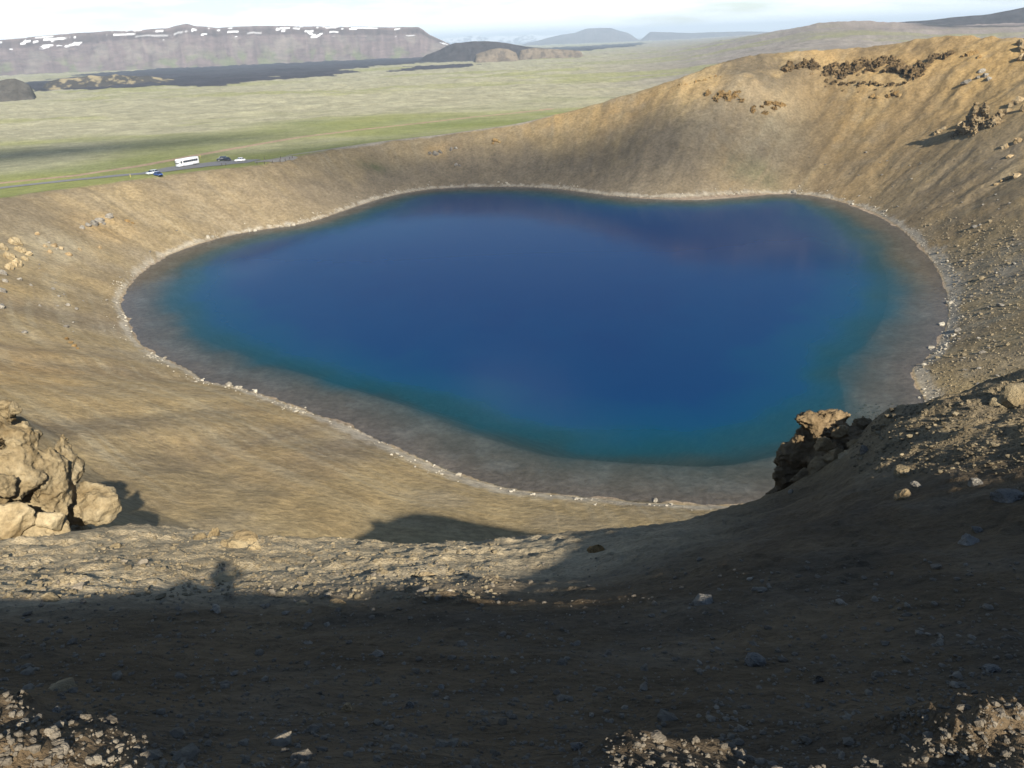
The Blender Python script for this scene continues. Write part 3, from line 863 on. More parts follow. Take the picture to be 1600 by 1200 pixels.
def col_blue(a, p, z, v, dist):
    n = fbm(a * 120, p * 3, 4, 421, .6)
    return np.array([.10, .085, .08])[None] * (1 + .5 * n[:, None])
mountain('mountain', [(800, 72), (835, 64), (862, 58), (880, 54), (900, 52), (915, 46), (925, 44.5), (940, 44), (955, 44), (968, 48), (980, 51), (990, 57), (1000, 62), (1012, 66)], 13500, 1900, 200, 1500, 10, col_blue,
         'blue peaked mountain far beyond the plain', 1.2, False, 220, 60, 31)
mountain('mountain', [(990, 64), (1005, 54), (1016, 49.5), (1035, 50), (1060, 51), (1085, 51), (1110, 50), (1140, 49.5), (1175, 49), (1230, 50)], 12500, 1300, 300, 1200, 10, col_blue,
         'low blue ridge to the right of the peaked mountain', 0.8, False, 200, 50, 37)
def col_snow(a, p, z, v, dist):
    n = fbm(a * 200, p * 4, 4, 431, .6)
    w = sstep(-0.15, 0.2, n + p * .5 - .2)[:, None]
    return np.array([.12, .11, .12]) * (1 - w) + np.array([.86, .88, .92]) * w
mountain('snowy_range', [(640, 70), (700, 60), (720, 57.5), (745, 55), (760, 57), (780, 55), (800, 57), (830, 54), (850, 56), (870, 55), (900, 58), (950, 62)], 26000, 3000, 300, 2500, 10, col_snow,
         'faint snow capped range on the horizon', 1.6, False, 240, 50, 41)
def col_dark(a, p, z, v, dist):
    n = fbm(a * 300, p * 4, 4, 441, .6)
    c = np.array([.048, .043, .045])[None] * (1 + .5 * n[:, None])
    return c
mountain('dark_lava_hill', [(640, 91), (672, 82), (688, 75), (700, 68), (712, 65), (735, 63), (758, 62.5), (775, 64), (800, 67), (822, 70), (850, 74), (880, 80)], 3050, 330, 60, 300, 8, col_dark,
         'dark rounded lava hill in front of the snowy range', 1.2, False, 220, 60, 45)
def col_tan(a, p, z, v, dist):
    n = fbm(a * 300, p * 4, 4, 451, .6)
    w = sstep(-.05, .3, n)[:, None]
    return np.array([.19, .155, .115]) * (1 - w) + np.array([.12, .10, .08]) * w
mountain('tan_hill', [(735, 86), (752, 79), (765, 74.5), (780, 72), (795, 74), (806, 79), (815, 83)], 2500, 130, 20, 130, 9, col_tan, 'pale tan mound at the foot of the dark hill', 1.2, False, 90, 30, 47)
mountain('tan_hill', [(800, 84), (815, 77), (835, 73), (850, 74), (870, 75), (890, 76), (905, 78), (920, 82)], 2650, 130, 20, 130, 9, col_tan, 'low pale tan ridge behind the dark lava tongue', 1.2, False, 90, 30, 49)
mountain('dark_ridge', [(1270, 52), (1310, 44), (1345, 38.5), (1400, 33), (1450, 29), (1500, 24), (1545, 19.5), (1580, 13), (1600, 9), (1660, 4), (1760, 8), (1900, 20)], 3100, 260, 150, 400, 60, col_dark, 'dark flat ridge on the skyline above the right rim', .7, False, 260, 50, 55)
def col_cone(a, p, z, v, dist):
    n = fbm(a * 200, p * 4, 4, 461, .6)
    return np.array([.085, .078, .068])[None] * (1 + .4 * n[:, None])
mountain('cinder_cone', [(-60, 142), (-30, 132), (0, 122), (12, 119), (22, 118), (34, 122), (48, 130), (60, 137)], 1500, 110, 8, 110, 9, col_cone, 'small grey cinder cone at the edge of the lava', 0.9, False, 90, 40, 51)
def col_lumps(a, p, z, v, dist):
    n = fbm(a * 160, p * 4, 4, 471, .6)
    w = sstep(.05, .35, n)[:, None]
    return np.array([.06, .055, .05]) * (1 - w) + np.array([.26, .215, .13]) * w
mountain('lava_ridge', [(45, 134), (70, 126), (90, 121), (115, 120), (140, 115), (165, 116), (180, 112), (200, 116), (230, 117), (265, 122), (300, 124)], 1950, 110, 20, 110, 9, col_lumps, 'broken dark and tan ridge beside the cinder cone', 1.6, False, 160, 40, 53)

# ------------------------------------------------------------------ road, parking, gravel pad
def ribbon(name, pts, width, mat, lift, label, step=0.9, ncross=9):
    P_ = [np.array(p) for p in pts]
    dense = []
    m = len(P_)
    for i in range(m - 1):
        p0 = P_[max(i - 1, 0)]; p1 = P_[i]; p2 = P_[i + 1]; p3 = P_[min(i + 2, m - 1)]
        k = max(2, int(np.linalg.norm(p2 - p1) / step))
        for j in range(k):
            t = j / k
            dense.append(0.5 * (2 * p1 + (p2 - p0) * t + (2 * p0 - 5 * p1 + 4 * p2 - p3) * t * t + (3 * p1 - p0 - 3 * p2 + p3) * t ** 3))
    dense.append(P_[-1])
    D_ = np.array(dense)
    T_ = np.gradient(D_, axis=0); T_ /= np.linalg.norm(T_, axis=1, keepdims=True)
    N_ = np.stack([T_[:, 1], -T_[:, 0]], 1)
    w = np.interp(np.linspace(0, 1, len(D_)), np.linspace(0, 1, len(width)), width)
    c = np.linspace(-.5, .5, ncross)
    XY = D_[:, None, :] + N_[:, None, :] * (c[None, :, None] * w[:, None, None] * (1 + 0.06 * np.sin(np.arange(len(D_)) * .37))[:, None, None])
    xy = XY.reshape(-1, 2)
    z = height(xy[:, 0], xy[:, 1]) + lift
    q = np.arange(len(xy)).reshape(len(D_), ncross)
    fq = np.stack([q[:-1, :-1], q[1:, :-1], q[1:, 1:], q[:-1, 1:]], -1).reshape(-1, 4)
    me = mesh_np(name, np.column_stack([xy, z]), fq)
    o = link(name, me, mat, kind='structure'); o['label'] = label
    return D_
ROADP = px_line([(-160, 318), (-60, 303), (0, 294), (90, 284), (180, 275), (240, 270)])
ribbon('road', ROADP, [7.5, 7.5, 7.5, 8.5, 10], M['asphalt'], 0.10, 'grey asphalt road curving up to the crater rim', 1.0)
LOTP = px_line([(232, 271), (262, 266), (295, 261), (330, 257), (365, 254), (398, 252)])
ribbon('parking_area', LOTP, [9, 17, 21, 21, 18, 11], M['asphalt'], 0.14, 'grey parking area on the crater rim', 0.9, 15)
PADP = px_line([(398, 253.5), (415, 251.5), (432, 249.5), (460, 244.5)])
ribbon('gravel_path', PADP, [7, 8, 7, 4], M['gravel'], 0.13, 'grey gravel path between short posts on the rim', 0.8)

# ------------------------------------------------------------------ vehicles
def bm_obj(name, bm, mat, parent=None, smooth=False, **k):
    bmesh.ops.recalc_face_normals(bm, faces=bm.faces)
    me = bpy.data.meshes.new(name)
    for f in bm.faces:
        f.smooth = smooth
    bm.to_mesh(me); bm.free()
    return link(name, me, mat, parent, **k)

def loft(sections, cap=True):
    bm = bmesh.new()
    rings = [[bm.verts.new(p) for p in s] for s in sections]
    for a, b in zip(rings[:-1], rings[1:]):
        n = len(a)
        for i in range(n):
            bm.faces.new((a[i], a[(i + 1) % n], b[(i + 1) % n], b[i]))
    if cap:
        bm.faces.new(rings[0][::-1]); bm.faces.new(rings[-1])
    return bm

def rrect(x, hw, z0, z1, r, n=3):
    # rounded rectangle in the YZ plane at x
    pts = []
    for cy, cz, a0 in ((hw - r, z1 - r, 0), (-hw + r, z1 - r, 90), (-hw + r, z0 + r, 180), (hw - r, z0 + r, 270)):
        for k in range(n + 1):
            t = math.radians(a0 + 90 * k / n)
            pts.append((x, cy + r * math.cos(t), cz + r * math.sin(t)))
    return pts

def box_bm(x0, x1, y0, y1, z0, z1, bev=0.0):
    bm = bmesh.new()
    bmesh.ops.create_cube(bm, size=1)
    for v in bm.verts:
        v.co = ((x0 + x1) / 2 + v.co.x * (x1 - x0), (y0 + y1) / 2 + v.co.y * (y1 - y0), (z0 + z1) / 2 + v.co.z * (z1 - z0))
    if bev:
        bmesh.ops.bevel(bm, geom=bm.edges[:], offset=bev, segments=2, affect='EDGES')
    return bm

def panel(pts, t=0.015):
    # thin solid from a planar polygon given counter-clockwise from outside
    bm = bmesh.new()
    P_ = [Vector(p) for p in pts]
    n = (P_[1] - P_[0]).cross(P_[2] - P_[0]).normalized()
    a = [bm.verts.new(p + n * t) for p in P_]; b = [bm.verts.new(p - n * t) for p in P_]
    bm.faces.new(a); bm.faces.new(b[::-1])
    for i in range(len(a)):
        j = (i + 1) % len(a)
        bm.faces.new((a[j], a[i], b[i], b[j]))
    return bm

def wheel(parent, x, y, r, w):
    s = 1 if y > 0 else -1
    bm = bmesh.new()
    prof = [(r * .62, -w / 2), (r * .94, -w / 2), (r, -w * .32), (r, w * .32), (r * .94, w / 2), (r * .62, w / 2)]
    n = 18
    rings = [[bm.verts.new((x + R_ * math.cos(2 * math.pi * k / n), y + q, r + R_ * math.sin(2 * math.pi * k / n))) for k in range(n)] for R_, q in prof]
    for a, b in zip(rings, rings[1:] + rings[:1]):
        for k in range(n):
            bm.faces.new((a[k], a[(k + 1) % n], b[(k + 1) % n], b[k]))
    t = bm_obj('wheel', bm, M['tyre'], parent, True)
    bm = bmesh.new()
    ring = [[bm.verts.new((x + R_ * math.cos(2 * math.pi * k / n), y + s * q, r + R_ * math.sin(2 * math.pi * k / n))) for k in range(n)] for R_, q in ((r * .63, w * .40), (r * .5, w * .33), (r * .18, w * .42))]
    for a, b in zip(ring[:-1], ring[1:]):
        for k in range(n):
            bm.faces.new((a[k], a[(k + 1) % n], b[(k + 1) % n], b[k]))
    bm.faces.new(ring[-1])
    bm_obj('rim', bm, M['rim'], t)
    return t

def car(label, paint, loc, heading, L=4.4, W=1.78, Ht=1.5, kind='hatch', group=None):
    root = link('car', None, label=label, cat='car', group=group)
    hw = W / 2
    lo = 0.24
    belt = Ht * 0.60
    # lower body as a loft along the length (x forward)
    st = [(-L / 2, .86, .42, belt * .92), (-L / 2 + .12, .96, .30, belt * 1.0), (-L * .30, 1.0, lo, belt * 1.02), (0, 1.0, lo, belt), (L * .22, 1.0, lo, belt * .97),
          (L * .40, .97, lo, belt * .86), (L / 2 - .10, .90, .30, belt * .74), (L / 2, .80, .38, belt * .62)]
    bm = loft([rrect(x, hw * k, z0, z1, 0.13) for x, k, z0, z1 in st])
    body = bm_obj('body', bm, paint, root, True)
    # cabin of glass with a painted roof
    if kind == 'suv':
        xs = [(-L * .47, belt), (-L * .43, Ht * .95), (-L * .30, Ht), (L * .06, Ht), (L * .13, Ht * .94), (L * .27, belt * .97)]
    else:
        xs = [(-L * .45, belt * .97), (-L * .30, Ht * .93), (-L * .17, Ht), (L * .02, Ht), (L * .10, Ht * .95), (L * .28, belt * .95)]
    rl = [x for x, z in xs if z > Ht * .9]
    secs = []
    for x, z in xs:
        tw = hw * (0.95 - 0.17 * (z - belt) / (Ht - belt + 1e-6))
        bw = hw * 0.95
        secs.append([(x, bw, belt * .93), (x, tw, max(z - .03, belt * .935)), (x, tw * .9, max(z, belt * .94)), (x, -tw * .9, max(z, belt * .94)), (x, -tw, max(z - .03, belt * .935)), (x, -bw, belt * .93)])
    bm = loft(secs)
    bm_obj('windows', bm, M['glass'], root)
    bm = loft([[(x, hw * .80, Ht * .985 - (0 if i in (1, 2) else .03)), (x, hw * .70, Ht + .015 - (0 if i in (1, 2) else .03)), (x, -hw * .70, Ht + .015 - (0 if i in (1, 2) else .03)), (x, -hw * .80, Ht * .985 - (0 if i in (1, 2) else .03))]
               for i, x in enumerate([rl[0] - .03, rl[0] + .12, rl[-1] - .15, rl[-1]])])
    bm_obj('roof', bm, paint, root, True)
    for s in (-1, 1):
        for xp in (-L * .17, L * .03):
            bm_obj('pillar', panel([(xp - .04, s * hw * .955, belt * .96), (xp + .04, s * hw * .955, belt * .96), (xp + .04, s * hw * .80, Ht * .985), (xp - .04, s * hw * .80, Ht * .985)][::s], .02), paint, root)
        bm_obj('headlight', box_bm(L / 2 - .22, L / 2 - .02, s * hw * .60 - .16, s * hw * .60 + .16, belt * .56, belt * .70, .03), M['lamp'], root)
        bm_obj('rear_light', box_bm(-L / 2 + .0, -L / 2 + .14, s * hw * .72 - .10, s * hw * .72 + .10, belt * .66, belt * .92, .02), M['redlamp'], root)
        bm_obj('mirror', box_bm(L * .16, L * .16 + .12, s * (hw + .02) - .09, s * (hw + .02) + .09, belt, belt + .14, .03), paint, root)
        for x in (-L * .30, L * .31):
            wheel(root, x, s * (hw - .10), .32, .21)
    bm_obj('bumper', box_bm(L / 2 - .10, L / 2 + .03, -hw * .78, hw * .78, .26, .42, .04), M['tyre'], root)
    root.location = loc; root.rotation_euler = (0, 0, heading)
    return root

def bus(label, loc, heading, L=10.6, W=2.45, Ht=3.25):
    root = link('bus', None, label=label, cat='bus')
    hw = W / 2
    st = [(-L / 2, .95, .50, Ht - .14), (-L / 2 + .15, 1, .42, Ht), (0, 1, .40, Ht), (L / 2 - .55, 1, .40, Ht), (L / 2 - .18, .98, .42, Ht - .10), (L / 2, .93, .48, Ht - .45)]
    bm_obj('body', loft([rrect(x, hw * k, z0, z1, .16) for x, k, z0, z1 in st]), M['white_paint'], root, True)
    n = 7
    x0, x1 = -L / 2 + .65, L / 2 - 2.1
    zb, zt = 1.62, 2.50
    for s in (-1, 1):
        dx = (x1 - x0) / n
        for i in range(n):
            a, b = x0 + i * dx + .04, x0 + (i + 1) * dx - .04
            bm_obj('side_window', panel([(a, s * hw, zb), (b, s * hw, zb), (b, s * hw, zt), (a, s * hw, zt)][::s], .02), M['glass'], root)
        bm_obj('cab_window', panel([(L / 2 - 1.55, s * hw, zb - .1), (L / 2 - .62, s * hw, zb - .1), (L / 2 - .72, s * hw, zt), (L / 2 - 1.55, s * hw, zt)][::s], .02), M['glass'], root)
        bm_obj('headlight', box_bm(L / 2 - .06, L / 2 + .04, s * .85 - .16, s * .85 + .16, .72, .92, .03), M['lamp'], root)
        bm_obj('rear_light', box_bm(-L / 2 - .03, -L / 2 + .05, s * .92 - .1, s * .92 + .1, .8, 1.2, .02), M['redlamp'], root)
        bm_obj('mirror', box_bm(L / 2 - .05, L / 2 + .2, s * (hw + .12) - .09, s * (hw + .12) + .09, 2.0, 2.4, .03), M['tyre'], root)
        for x in (-L * .24, L * .30):
            wheel(root, x, s * (hw - .14), .48, .28)
        bm_obj('skirt_panel', box_bm(-L * .17, L * .23, s * (hw - .01) - .02, s * (hw - .01) + .02, .34, .62, .01), M['silver_paint'], root)
    bm_obj('windscreen', panel([(L / 2 + .0, -hw * .84, 1.40), (L / 2 + .0, hw * .84, 1.40), (L / 2 - .10, hw * .84, 2.72), (L / 2 - .10, -hw * .84, 2.72)], .03), M['glass'], root)
    bm_obj('rear_window', panel([(-L / 2, hw * .75, 1.75), (-L / 2, -hw * .75, 1.75), (-L / 2, -hw * .75, 2.55), (-L / 2, hw * .75, 2.55)], .02), M['glass'], root)
    bm_obj('roof_hatch', box_bm(-1.0, .1, -.45, .45, Ht - .02, Ht + .12, .04), M['white_paint'], root)
    bm_obj('bumper', box_bm(L / 2 - .12, L / 2 + .08, -hw * .9, hw * .9, .36, .58, .04), M['silver_paint'], root)
    root.location = loc; root.rotation_euler = (0, 0, heading)
    return root

def ground_pt(px, py, lift=0.0):
    p = hit(px, py, t0=200)
    p[2] += lift
    return p
a_, b_ = ground_pt(278, 262), ground_pt(309, 257)
c_ = (a_ + b_) / 2
bl = float(np.linalg.norm((b_ - a_)[:2]))
bus('white tour bus with dark side windows parked on the crater rim', (c_[0], c_[1], c_[2] + .14), math.atan2(a_[1] - b_[1], a_[0] - b_[0]), L=min(bl, 10.8))
def place_car(l, r, label, paint, front_left, L=4.4, kind='hatch', Ht=1.5, turn=0.0):
    a, b = ground_pt(*l), ground_pt(*r)
    c = (a + b) / 2
    d = (a - b) if front_left else (b - a)
    car(label, paint, (c[0], c[1], float(height(np.array([c[0]]), np.array([c[1]]))[0]) + .15), math.atan2(d[1], d[0]) + turn, L=L, kind=kind, Ht=Ht)
place_car((229, 274), (247, 271.5), 'silver estate car parked beside the small blue car', M['silver_paint'], True, 4.5, 'suv', 1.6)
place_car((243, 274.5), (253, 278), 'small blue car parked half in front of the silver car', M['blue_paint'], False, 4.0, 'hatch', 1.45)
place_car((340, 252), (354, 250.5), 'black off-road car parked between the bus and white car', M['black_paint'], True, 4.5, 'suv', 1.75)
place_car((350, 251.5), (361, 251.8), 'dark navy hatchback parked beside the black off-road car', M['blue_paint'] if False else M['black_paint'], False, 4.1, 'hatch', 1.5)
place_car((366, 253.5), (384, 251.5), 'white car parked at the end of the parking area', M['white_paint'], True, 4.5, 'hatch', 1.5)

# short posts by the viewing path
def post_mesh():
    n = 10
    secs = []
    for z, r in ((-.3, .13), (.0, .13), (.75, .125), (.80, .15), (1.08, .15), (1.15, .10)):
        secs.append([(r * math.cos(2 * math.pi * k / n), r * math.sin(2 * math.pi * k / n), z) for k in range(n)])
    return loft(secs)
pm = None
for px, py in ((402, 257), (413.6, 256.5), (413.6, 250.5), (426, 255), (438, 253), (438.6, 248.5), (446, 252), (453, 249.5), (457, 247.5), (347, 259.5), (353, 259)):
    p = ground_pt(px, py)
    o = None
    if pm is None:
        o = bm_obj('post', post_mesh(), M['wood'], None, True); pm = o.data
    else:
        o = link('post', pm)
    o.location = p
    o['label'] = 'short dark wooden post at the edge of the rim path'; o['category'] = 'post'; o['group'] = 'posts beside the rim path'
for px, py, lb in ((204, 277, 'thin yellow marker post beside the road before the silver car'), (313, 246, 'thin yellow marker post behind the white bus')):
    secs = [[(r * math.cos(2 * math.pi * k / 8), r * math.sin(2 * math.pi * k / 8), z) for k in range(8)] for z, r in ((-.3, .09), (1.15, .08), (1.2, .05))]
    o = bm_obj('marker_post', loft(secs), M['yellow_paint'], None, True, label=lb, cat='marker post')
    o.location = ground_pt(px, py)

# ------------------------------------------------------------------ rocks
def ico(n):
    bm = bmesh.new(); bmesh.ops.create_icosphere(bm, subdivisions=n, radius=1.0)
    V = np.array([v.co[:] for v in bm.verts]); Fc = np.array([[v.index for v in f.verts] for f in bm.faces]); bm.free()
    return V, Fc
ICO = {n: ico(n) for n in (1, 2, 3, 4, 5)}
def rock_verts(n, seed, cuts=14, rough=0.10, freq=2.0, cutmin=0.62):
    V, Fc = ICO[n]
    rs = np.random.RandomState(seed)
    N_ = rs.normal(size=(cuts, 3)); N_ /= np.linalg.norm(N_, axis=1, keepdims=True)
    h = rs.uniform(cutmin, 0.95, cuts)
    dp = V @ N_.T
    r = np.min(np.where(dp > 0.05, h[None] / np.maximum(dp, 0.05), 9), 1)
    r = np.minimum(r, 1.12)
    P_ = V * r[:, None]
    d = 0; a = 1.0
    for k in range(4):
        d = d + a * noise3(P_ * freq * 2.1 ** k + seed * 3.7, seed + k); a *= 0.55
    P_ = P_ * (1 + rough * d)[:, None]
    return P_, Fc

FWD = np.array([0, math.cos(PITCH), -math.sin(PITCH)])
def px_m(p):
    return float((np.asarray(p) - EYE) @ FWD) / F            # metres per photo pixel at a point

RSEED = [100]
def boulder(name, p, rx, ry, rz, mat, parent=None, n=3, rough=0.10, cuts=14, yaw=None, tilt=0.25, freq=2.0, cutmin=.62, **k):
    RSEED[0] += 1
    sd_ = RSEED[0]
    rs = random.Random(sd_)
    P_, Fc = rock_verts(n, sd_, cuts, rough, freq, cutmin)
    rot = Matrix.Rotation(rs.uniform(0, 6.28) if yaw is None else yaw, 3, 'Z') @ Matrix.Rotation(rs.uniform(-tilt, tilt), 3, 'X') @ Matrix.Rotation(rs.uniform(-tilt, tilt), 3, 'Y')
    # random spin of the unit shape first, then scale, so the outline keeps its size
    spin = np.array(Matrix.Rotation(rs.uniform(0, 6.28), 3, Vector((rs.gauss(0, 1), rs.gauss(0, 1), rs.gauss(0, 1))).normalized()))
    P_ = (P_ @ spin.T) * np.array([rx, ry, rz])
    P_ = P_ @ np.array(rot).T
    me = mesh_np(name, P_, Fc, smooth=False)
    me.polygons.foreach_set('use_smooth', np.full(len(Fc), n >= 4))
    o = link(name, me, mat, parent, **k)
    if parent is not None:
        o.location = Vector(p) - parent.location
    else:
        o.location = p
    return o

def outcrop(label, base, pieces, mat, n=3, rough=0.12, name='rock_outcrop', depth=0.9, piece='boulder', group=None, cuts=14):
    # pieces: (px, py, half width px, half height px[, distance or None[, material]])
    root = link(name, None, label=label, cat='rock', group=group)
    pts = []
    for q in pieces:
        px, py, hw, hh = q[:4]
        p = hit(px, py) if len(q) < 5 or q[4] is None else at_d(px, py, q[4])
        pts.append(p)
    root.location = Vector(np.mean(pts, 0)) if base is None else Vector(base)
    for q, p in zip(pieces, pts):
        k = px_m(p)
        mt = q[5] if len(q) > 5 else mat
        rx, rz = q[2] * k, q[3] * k
        boulder(piece, p, rx, max(rx, rz) * depth, rz, mt, root, n, rough, cuts, yaw=random.Random(int(q[0] * 7 + q[1])).uniform(-.5, .5), tilt=0.3)
    return root

def massif(name, p0, ell, mat, parent, voxel, amp, freq, seed):
    # one continuous rock mass: lumps fused by a voxel remesh, then weathered
    Vs, Fs, k = [], [], 0
    for i, (p, rx, ry, rz) in enumerate(ell):
        P_, Fc = rock_verts(3, seed + i * 5, 11, .10, 1.6, .58)
        a = random.Random(seed + i).uniform(-.6, .6); ca, sa = math.cos(a), math.sin(a)
        P_ = P_ * np.array([rx, ry, rz]); P_ = np.column_stack([P_[:, 0] * ca - P_[:, 1] * sa, P_[:, 0] * sa + P_[:, 1] * ca, P_[:, 2]])
        Vs.append(P_ + np.asarray(p) - np.asarray(p0)); Fs.append(Fc + k); k += len(P_)
    tm = mesh_np('tmp', np.vstack(Vs), np.vstack(Fs))
    to = bpy.data.objects.new('tmp', tm); COL.objects.link(to)
    md = to.modifiers.new('r', 'REMESH'); md.mode = 'VOXEL'; md.voxel_size = voxel
    me = bpy.data.meshes.new_from_object(to.evaluated_get(bpy.context.evaluated_depsgraph_get()))
    bpy.data.objects.remove(to); bpy.data.meshes.remove(tm)
    me.name = name
    n = len(me.vertices)
    co = np.empty(n * 3, np.float32); me.vertices.foreach_get('co', co); co = co.reshape(-1, 3).astype(float)
    for it in range(3):
        no = np.empty(n * 3, np.float32); me.vertices.foreach_get('normal', no); no = no.reshape(-1, 3)
        fr = freq * (1, 2.7, 7.0)[it]; am = amp * (1, .45, .2)[it]
        q = co * fr + seed
        d = noise3(q, seed + it) * .6 - np.abs(noise3(q * 1.7 + 5, seed + 31 + it)) * 1.1 + .35
        d = d + .35 * noise3(co * np.array([.5, .5, 2.2]) * fr + 9, seed + 60 + it) - .6 * np.abs(noise3(co * np.array([1.6, 1.6, .3]) * fr + 4, seed + 80 + it))
        co = co + no * (am * d)[:, None]
        me.vertices.foreach_set('co', co.astype(np.float32).ravel()); me.update()
    me.polygons.foreach_set('use_smooth', np.ones(len(me.polygons), bool))
    me.materials.clear()
    o = link(name, me, mat, parent)
    o.location = Vector(p0) - parent.location
    return o

def mass_outcrop(label, core, extra, mat, voxel_px, amp_px, freq_px, seed, name='rock_outcrop', depth=.8, n=4):
    root = link(name, None, label=label, cat='rock')
    ell = []
    for q in core:
        p = hit(q[0], q[1]) if len(q) < 5 else at_d(q[0], q[1], q[4])
        k = px_m(p)
        if len(q) < 5:                                   # set back into the wall so that only its face stands out
            o_ = np.array([p[0] - CX, p[1] - CY, 0]); p = p + o_ / np.linalg.norm(o_) * q[2] * k * depth * .55
        ell.append((p, q[2] * k, max(q[2], q[3]) * k * depth, q[3] * k))
    p0 = np.mean([e[0] for e in ell], 0); k0 = px_m(p0)
    root.location = Vector(p0)
    massif('rock_mass', p0, ell, mat, root, voxel_px * k0, amp_px * k0, 1 / (freq_px * k0), seed)
    for q in extra:
        p = hit(q[0], q[1]) if len(q) < 5 or q[4] is None else at_d(q[0], q[1], q[4])
        k = px_m(p)
        boulder('boulder', p, q[2] * k, max(q[2], q[3]) * k * depth, q[3] * k, q[5] if len(q) > 5 else mat, root, n, .15, 9, yaw=0.2, tilt=.25, freq=1.6, cutmin=.5)
    return root

T_, PT, OC, GR = M['tuff'], M['pale_tuff'], M['ochre'], M['greyrock']
mass_outcrop('large pale weathered rock outcrop with dark clefts below the left ledge', [
    (8, 640, 20, 24, 49), (-12, 668, 34, 44, 50), (36, 690, 36, 42, 49.5), (28, 738, 46, 50, 48.5), (70, 745, 30, 44, 49), (95, 712, 13, 30, 51), (110, 742, 15, 40, 51), (88, 775, 30, 36, 49.5), (50, 790, 60, 34, 50),
    (-20, 770, 44, 50, 49), (30, 880, 90, 60, 51), (120, 872, 80, 60, 52), (120, 800, 36, 30, 51)],
    [(167, 792, 36, 28, 50), (142, 770, 22, 22, 51), (22, 808, 38, 32, 46, PT), (84, 812, 21, 19, 45.5), (60, 835, 40, 22, 46), (2, 762, 22, 20, 46.5, PT), (20, 640, 10, 12, 48)], PT, 3.0, 4.2, 34, 5)
mass_outcrop('brown blocky rock outcrop jutting over the lake from the near slope', [
    (1262, 658, 24, 20, 22.26), (1302, 650, 24, 14, 22.99), (1272, 692, 40, 30, 22.62), (1250, 716, 34, 32, 22.26), (1232, 746, 30, 28, 22.08), (1320, 692, 34, 30, 22.62), (1346, 672, 24, 24, 23.35), (1290, 760, 70, 44, 23.17), (1250, 800, 55, 60, 23.53), (1214, 774, 22, 22, 22.08),
    (1300, 724, 40, 30, 21.90), (1340, 728, 34, 30, 21.90), (1362, 700, 26, 30, 22.62), (1282, 668, 36, 18, 22.6), (1300, 662, 22, 14, 22.8)],
    [(1290, 694, 17, 13, 21.36, T_), (1305, 714, 17, 14, 20.82, T_), (1280, 730, 20, 15, 20.63, T_), (1328, 718, 20, 16, 20.45, T_), (1258, 750, 24, 16, 20.82), (1306, 743, 20, 12, 19.91), (1316, 676, 16, 10, 21.90, T_), (1340, 695, 14, 12, 21.18, T_)], M['brown'], 2.4, 4.0, 24, 11, depth=.7)
boulder('boulder', hit(1350, 706), .13, .10, .14, GR, n=3, label='rounded grey stone set in the slope beside the brown outcrop', cat='stone')

mass_outcrop('dark jagged rock with two pinnacles standing on the right crater wall', [
    (1522, 174, 7, 12, 336), (1540, 174, 8, 13, 336), (1531, 192, 24, 20, 337), (1510, 200, 17, 14, 338), (1550, 206, 16, 27, 335), (1536, 214, 26, 19, 337), (1560, 186, 10, 14, 338), (1494, 208, 12, 9, 340), (1570, 200, 10, 16, 339), (1535, 232, 24, 14, 338)],
    [(1468, 206, 5, 4), (1500, 196, 6, 5)], T_, 1.2, 3.6, 9, 17, n=3, depth=.75)
outcrop('small rock at the tip of the jagged rock\'s shadow', None, [(1468, 206, 6, 5), (1474, 201, 5, 4), (1462, 209, 4, 3)], T_, n=2)
rs = random.Random(5)
up = []
K_ = [(1232, 109), (1250, 106), (1265, 107), (1290, 113), (1305, 112), (1320, 111), (1338, 108), (1352, 104), (1366, 103), (1380, 101), (1395, 104), (1406, 109), (1418, 116), (1428, 117), (1440, 108), (1452, 97), (1460, 92), (1478, 90)]
for i, (x, y) in enumerate(K_):
    up.append((x, y, rs.uniform(6, 9), rs.uniform(7, 11)))
    if 2 < i < 15:
        up.append((x + rs.uniform(-6, 6), y - rs.uniform(3, 8), rs.uniform(4, 7), rs.uniform(4, 7)))
        up.append((x + rs.uniform(-6, 6), y + rs.uniform(4, 9), rs.uniform(4, 6), rs.uniform(4, 6)))
mass_outcrop('upper dark ochre cliff band below the far right rim', [(x, y + 1, hw + 4, hh + 3) for x, y, hw, hh in up[:44]], [(x + 3, y + 9, 3.5, 3.5) for x, y in K_[2:15:2]], M['crag'], 1.3, 4.0, 7, 23, name='cliff', n=2, depth=.55)
lo = [(1290 + i * 8.6 + rs.uniform(-2, 2), 131 + rs.uniform(-5, 5), rs.uniform(3.5, 6), rs.uniform(4, 7)) for i in range(15)]
mass_outcrop('lower broken cliff band under the upper ochre cliffs', lo, [(x + 2, y + 8, 3, 2.5) for x, y, a1, b1 in lo[::3]], M['crag'], 1.3, 2.6, 6, 29, name='cliff', n=2, depth=.5)
outcrop('small crag standing below the two cliff bands', None, [(1363, 151, 5, 4), (1371, 152, 4, 3), (1388, 150, 5, 5), (1398, 147, 6, 6), (1405, 150, 4, 4)], OC, n=2, rough=.18)
outcrop('ochre crag on the upper wall right of the cliffs', None, [(1507, 87, 5, 4), (1516, 86, 6, 6), (1524, 84, 5, 5), (1530, 90, 4, 4)], OC, n=3, rough=.18)
outcrop('grey crag stepping down the wall above the jagged rock', None, [(1533, 112, 6, 6), (1540, 118, 6, 6), (1545, 124, 5, 4), (1508, 131, 6, 5), (1514, 128, 4, 4), (1528, 122, 4, 4)], GR, n=3, rough=.16)
outcrop('dark rock at the rim in the corner above the right wall', None, [(1595, 68, 9, 7), (1604, 74, 12, 10), (1598, 92, 10, 8), (1610, 90, 12, 12)], T_, n=3, rough=.16)
sh = [(rs.uniform(1106, 1158), rs.uniform(146, 160), rs.uniform(2.5, 5), rs.uniform(2.5, 5)) for i in range(16)] + [(1150, 150, 6, 6), (1136, 152, 6, 5)]
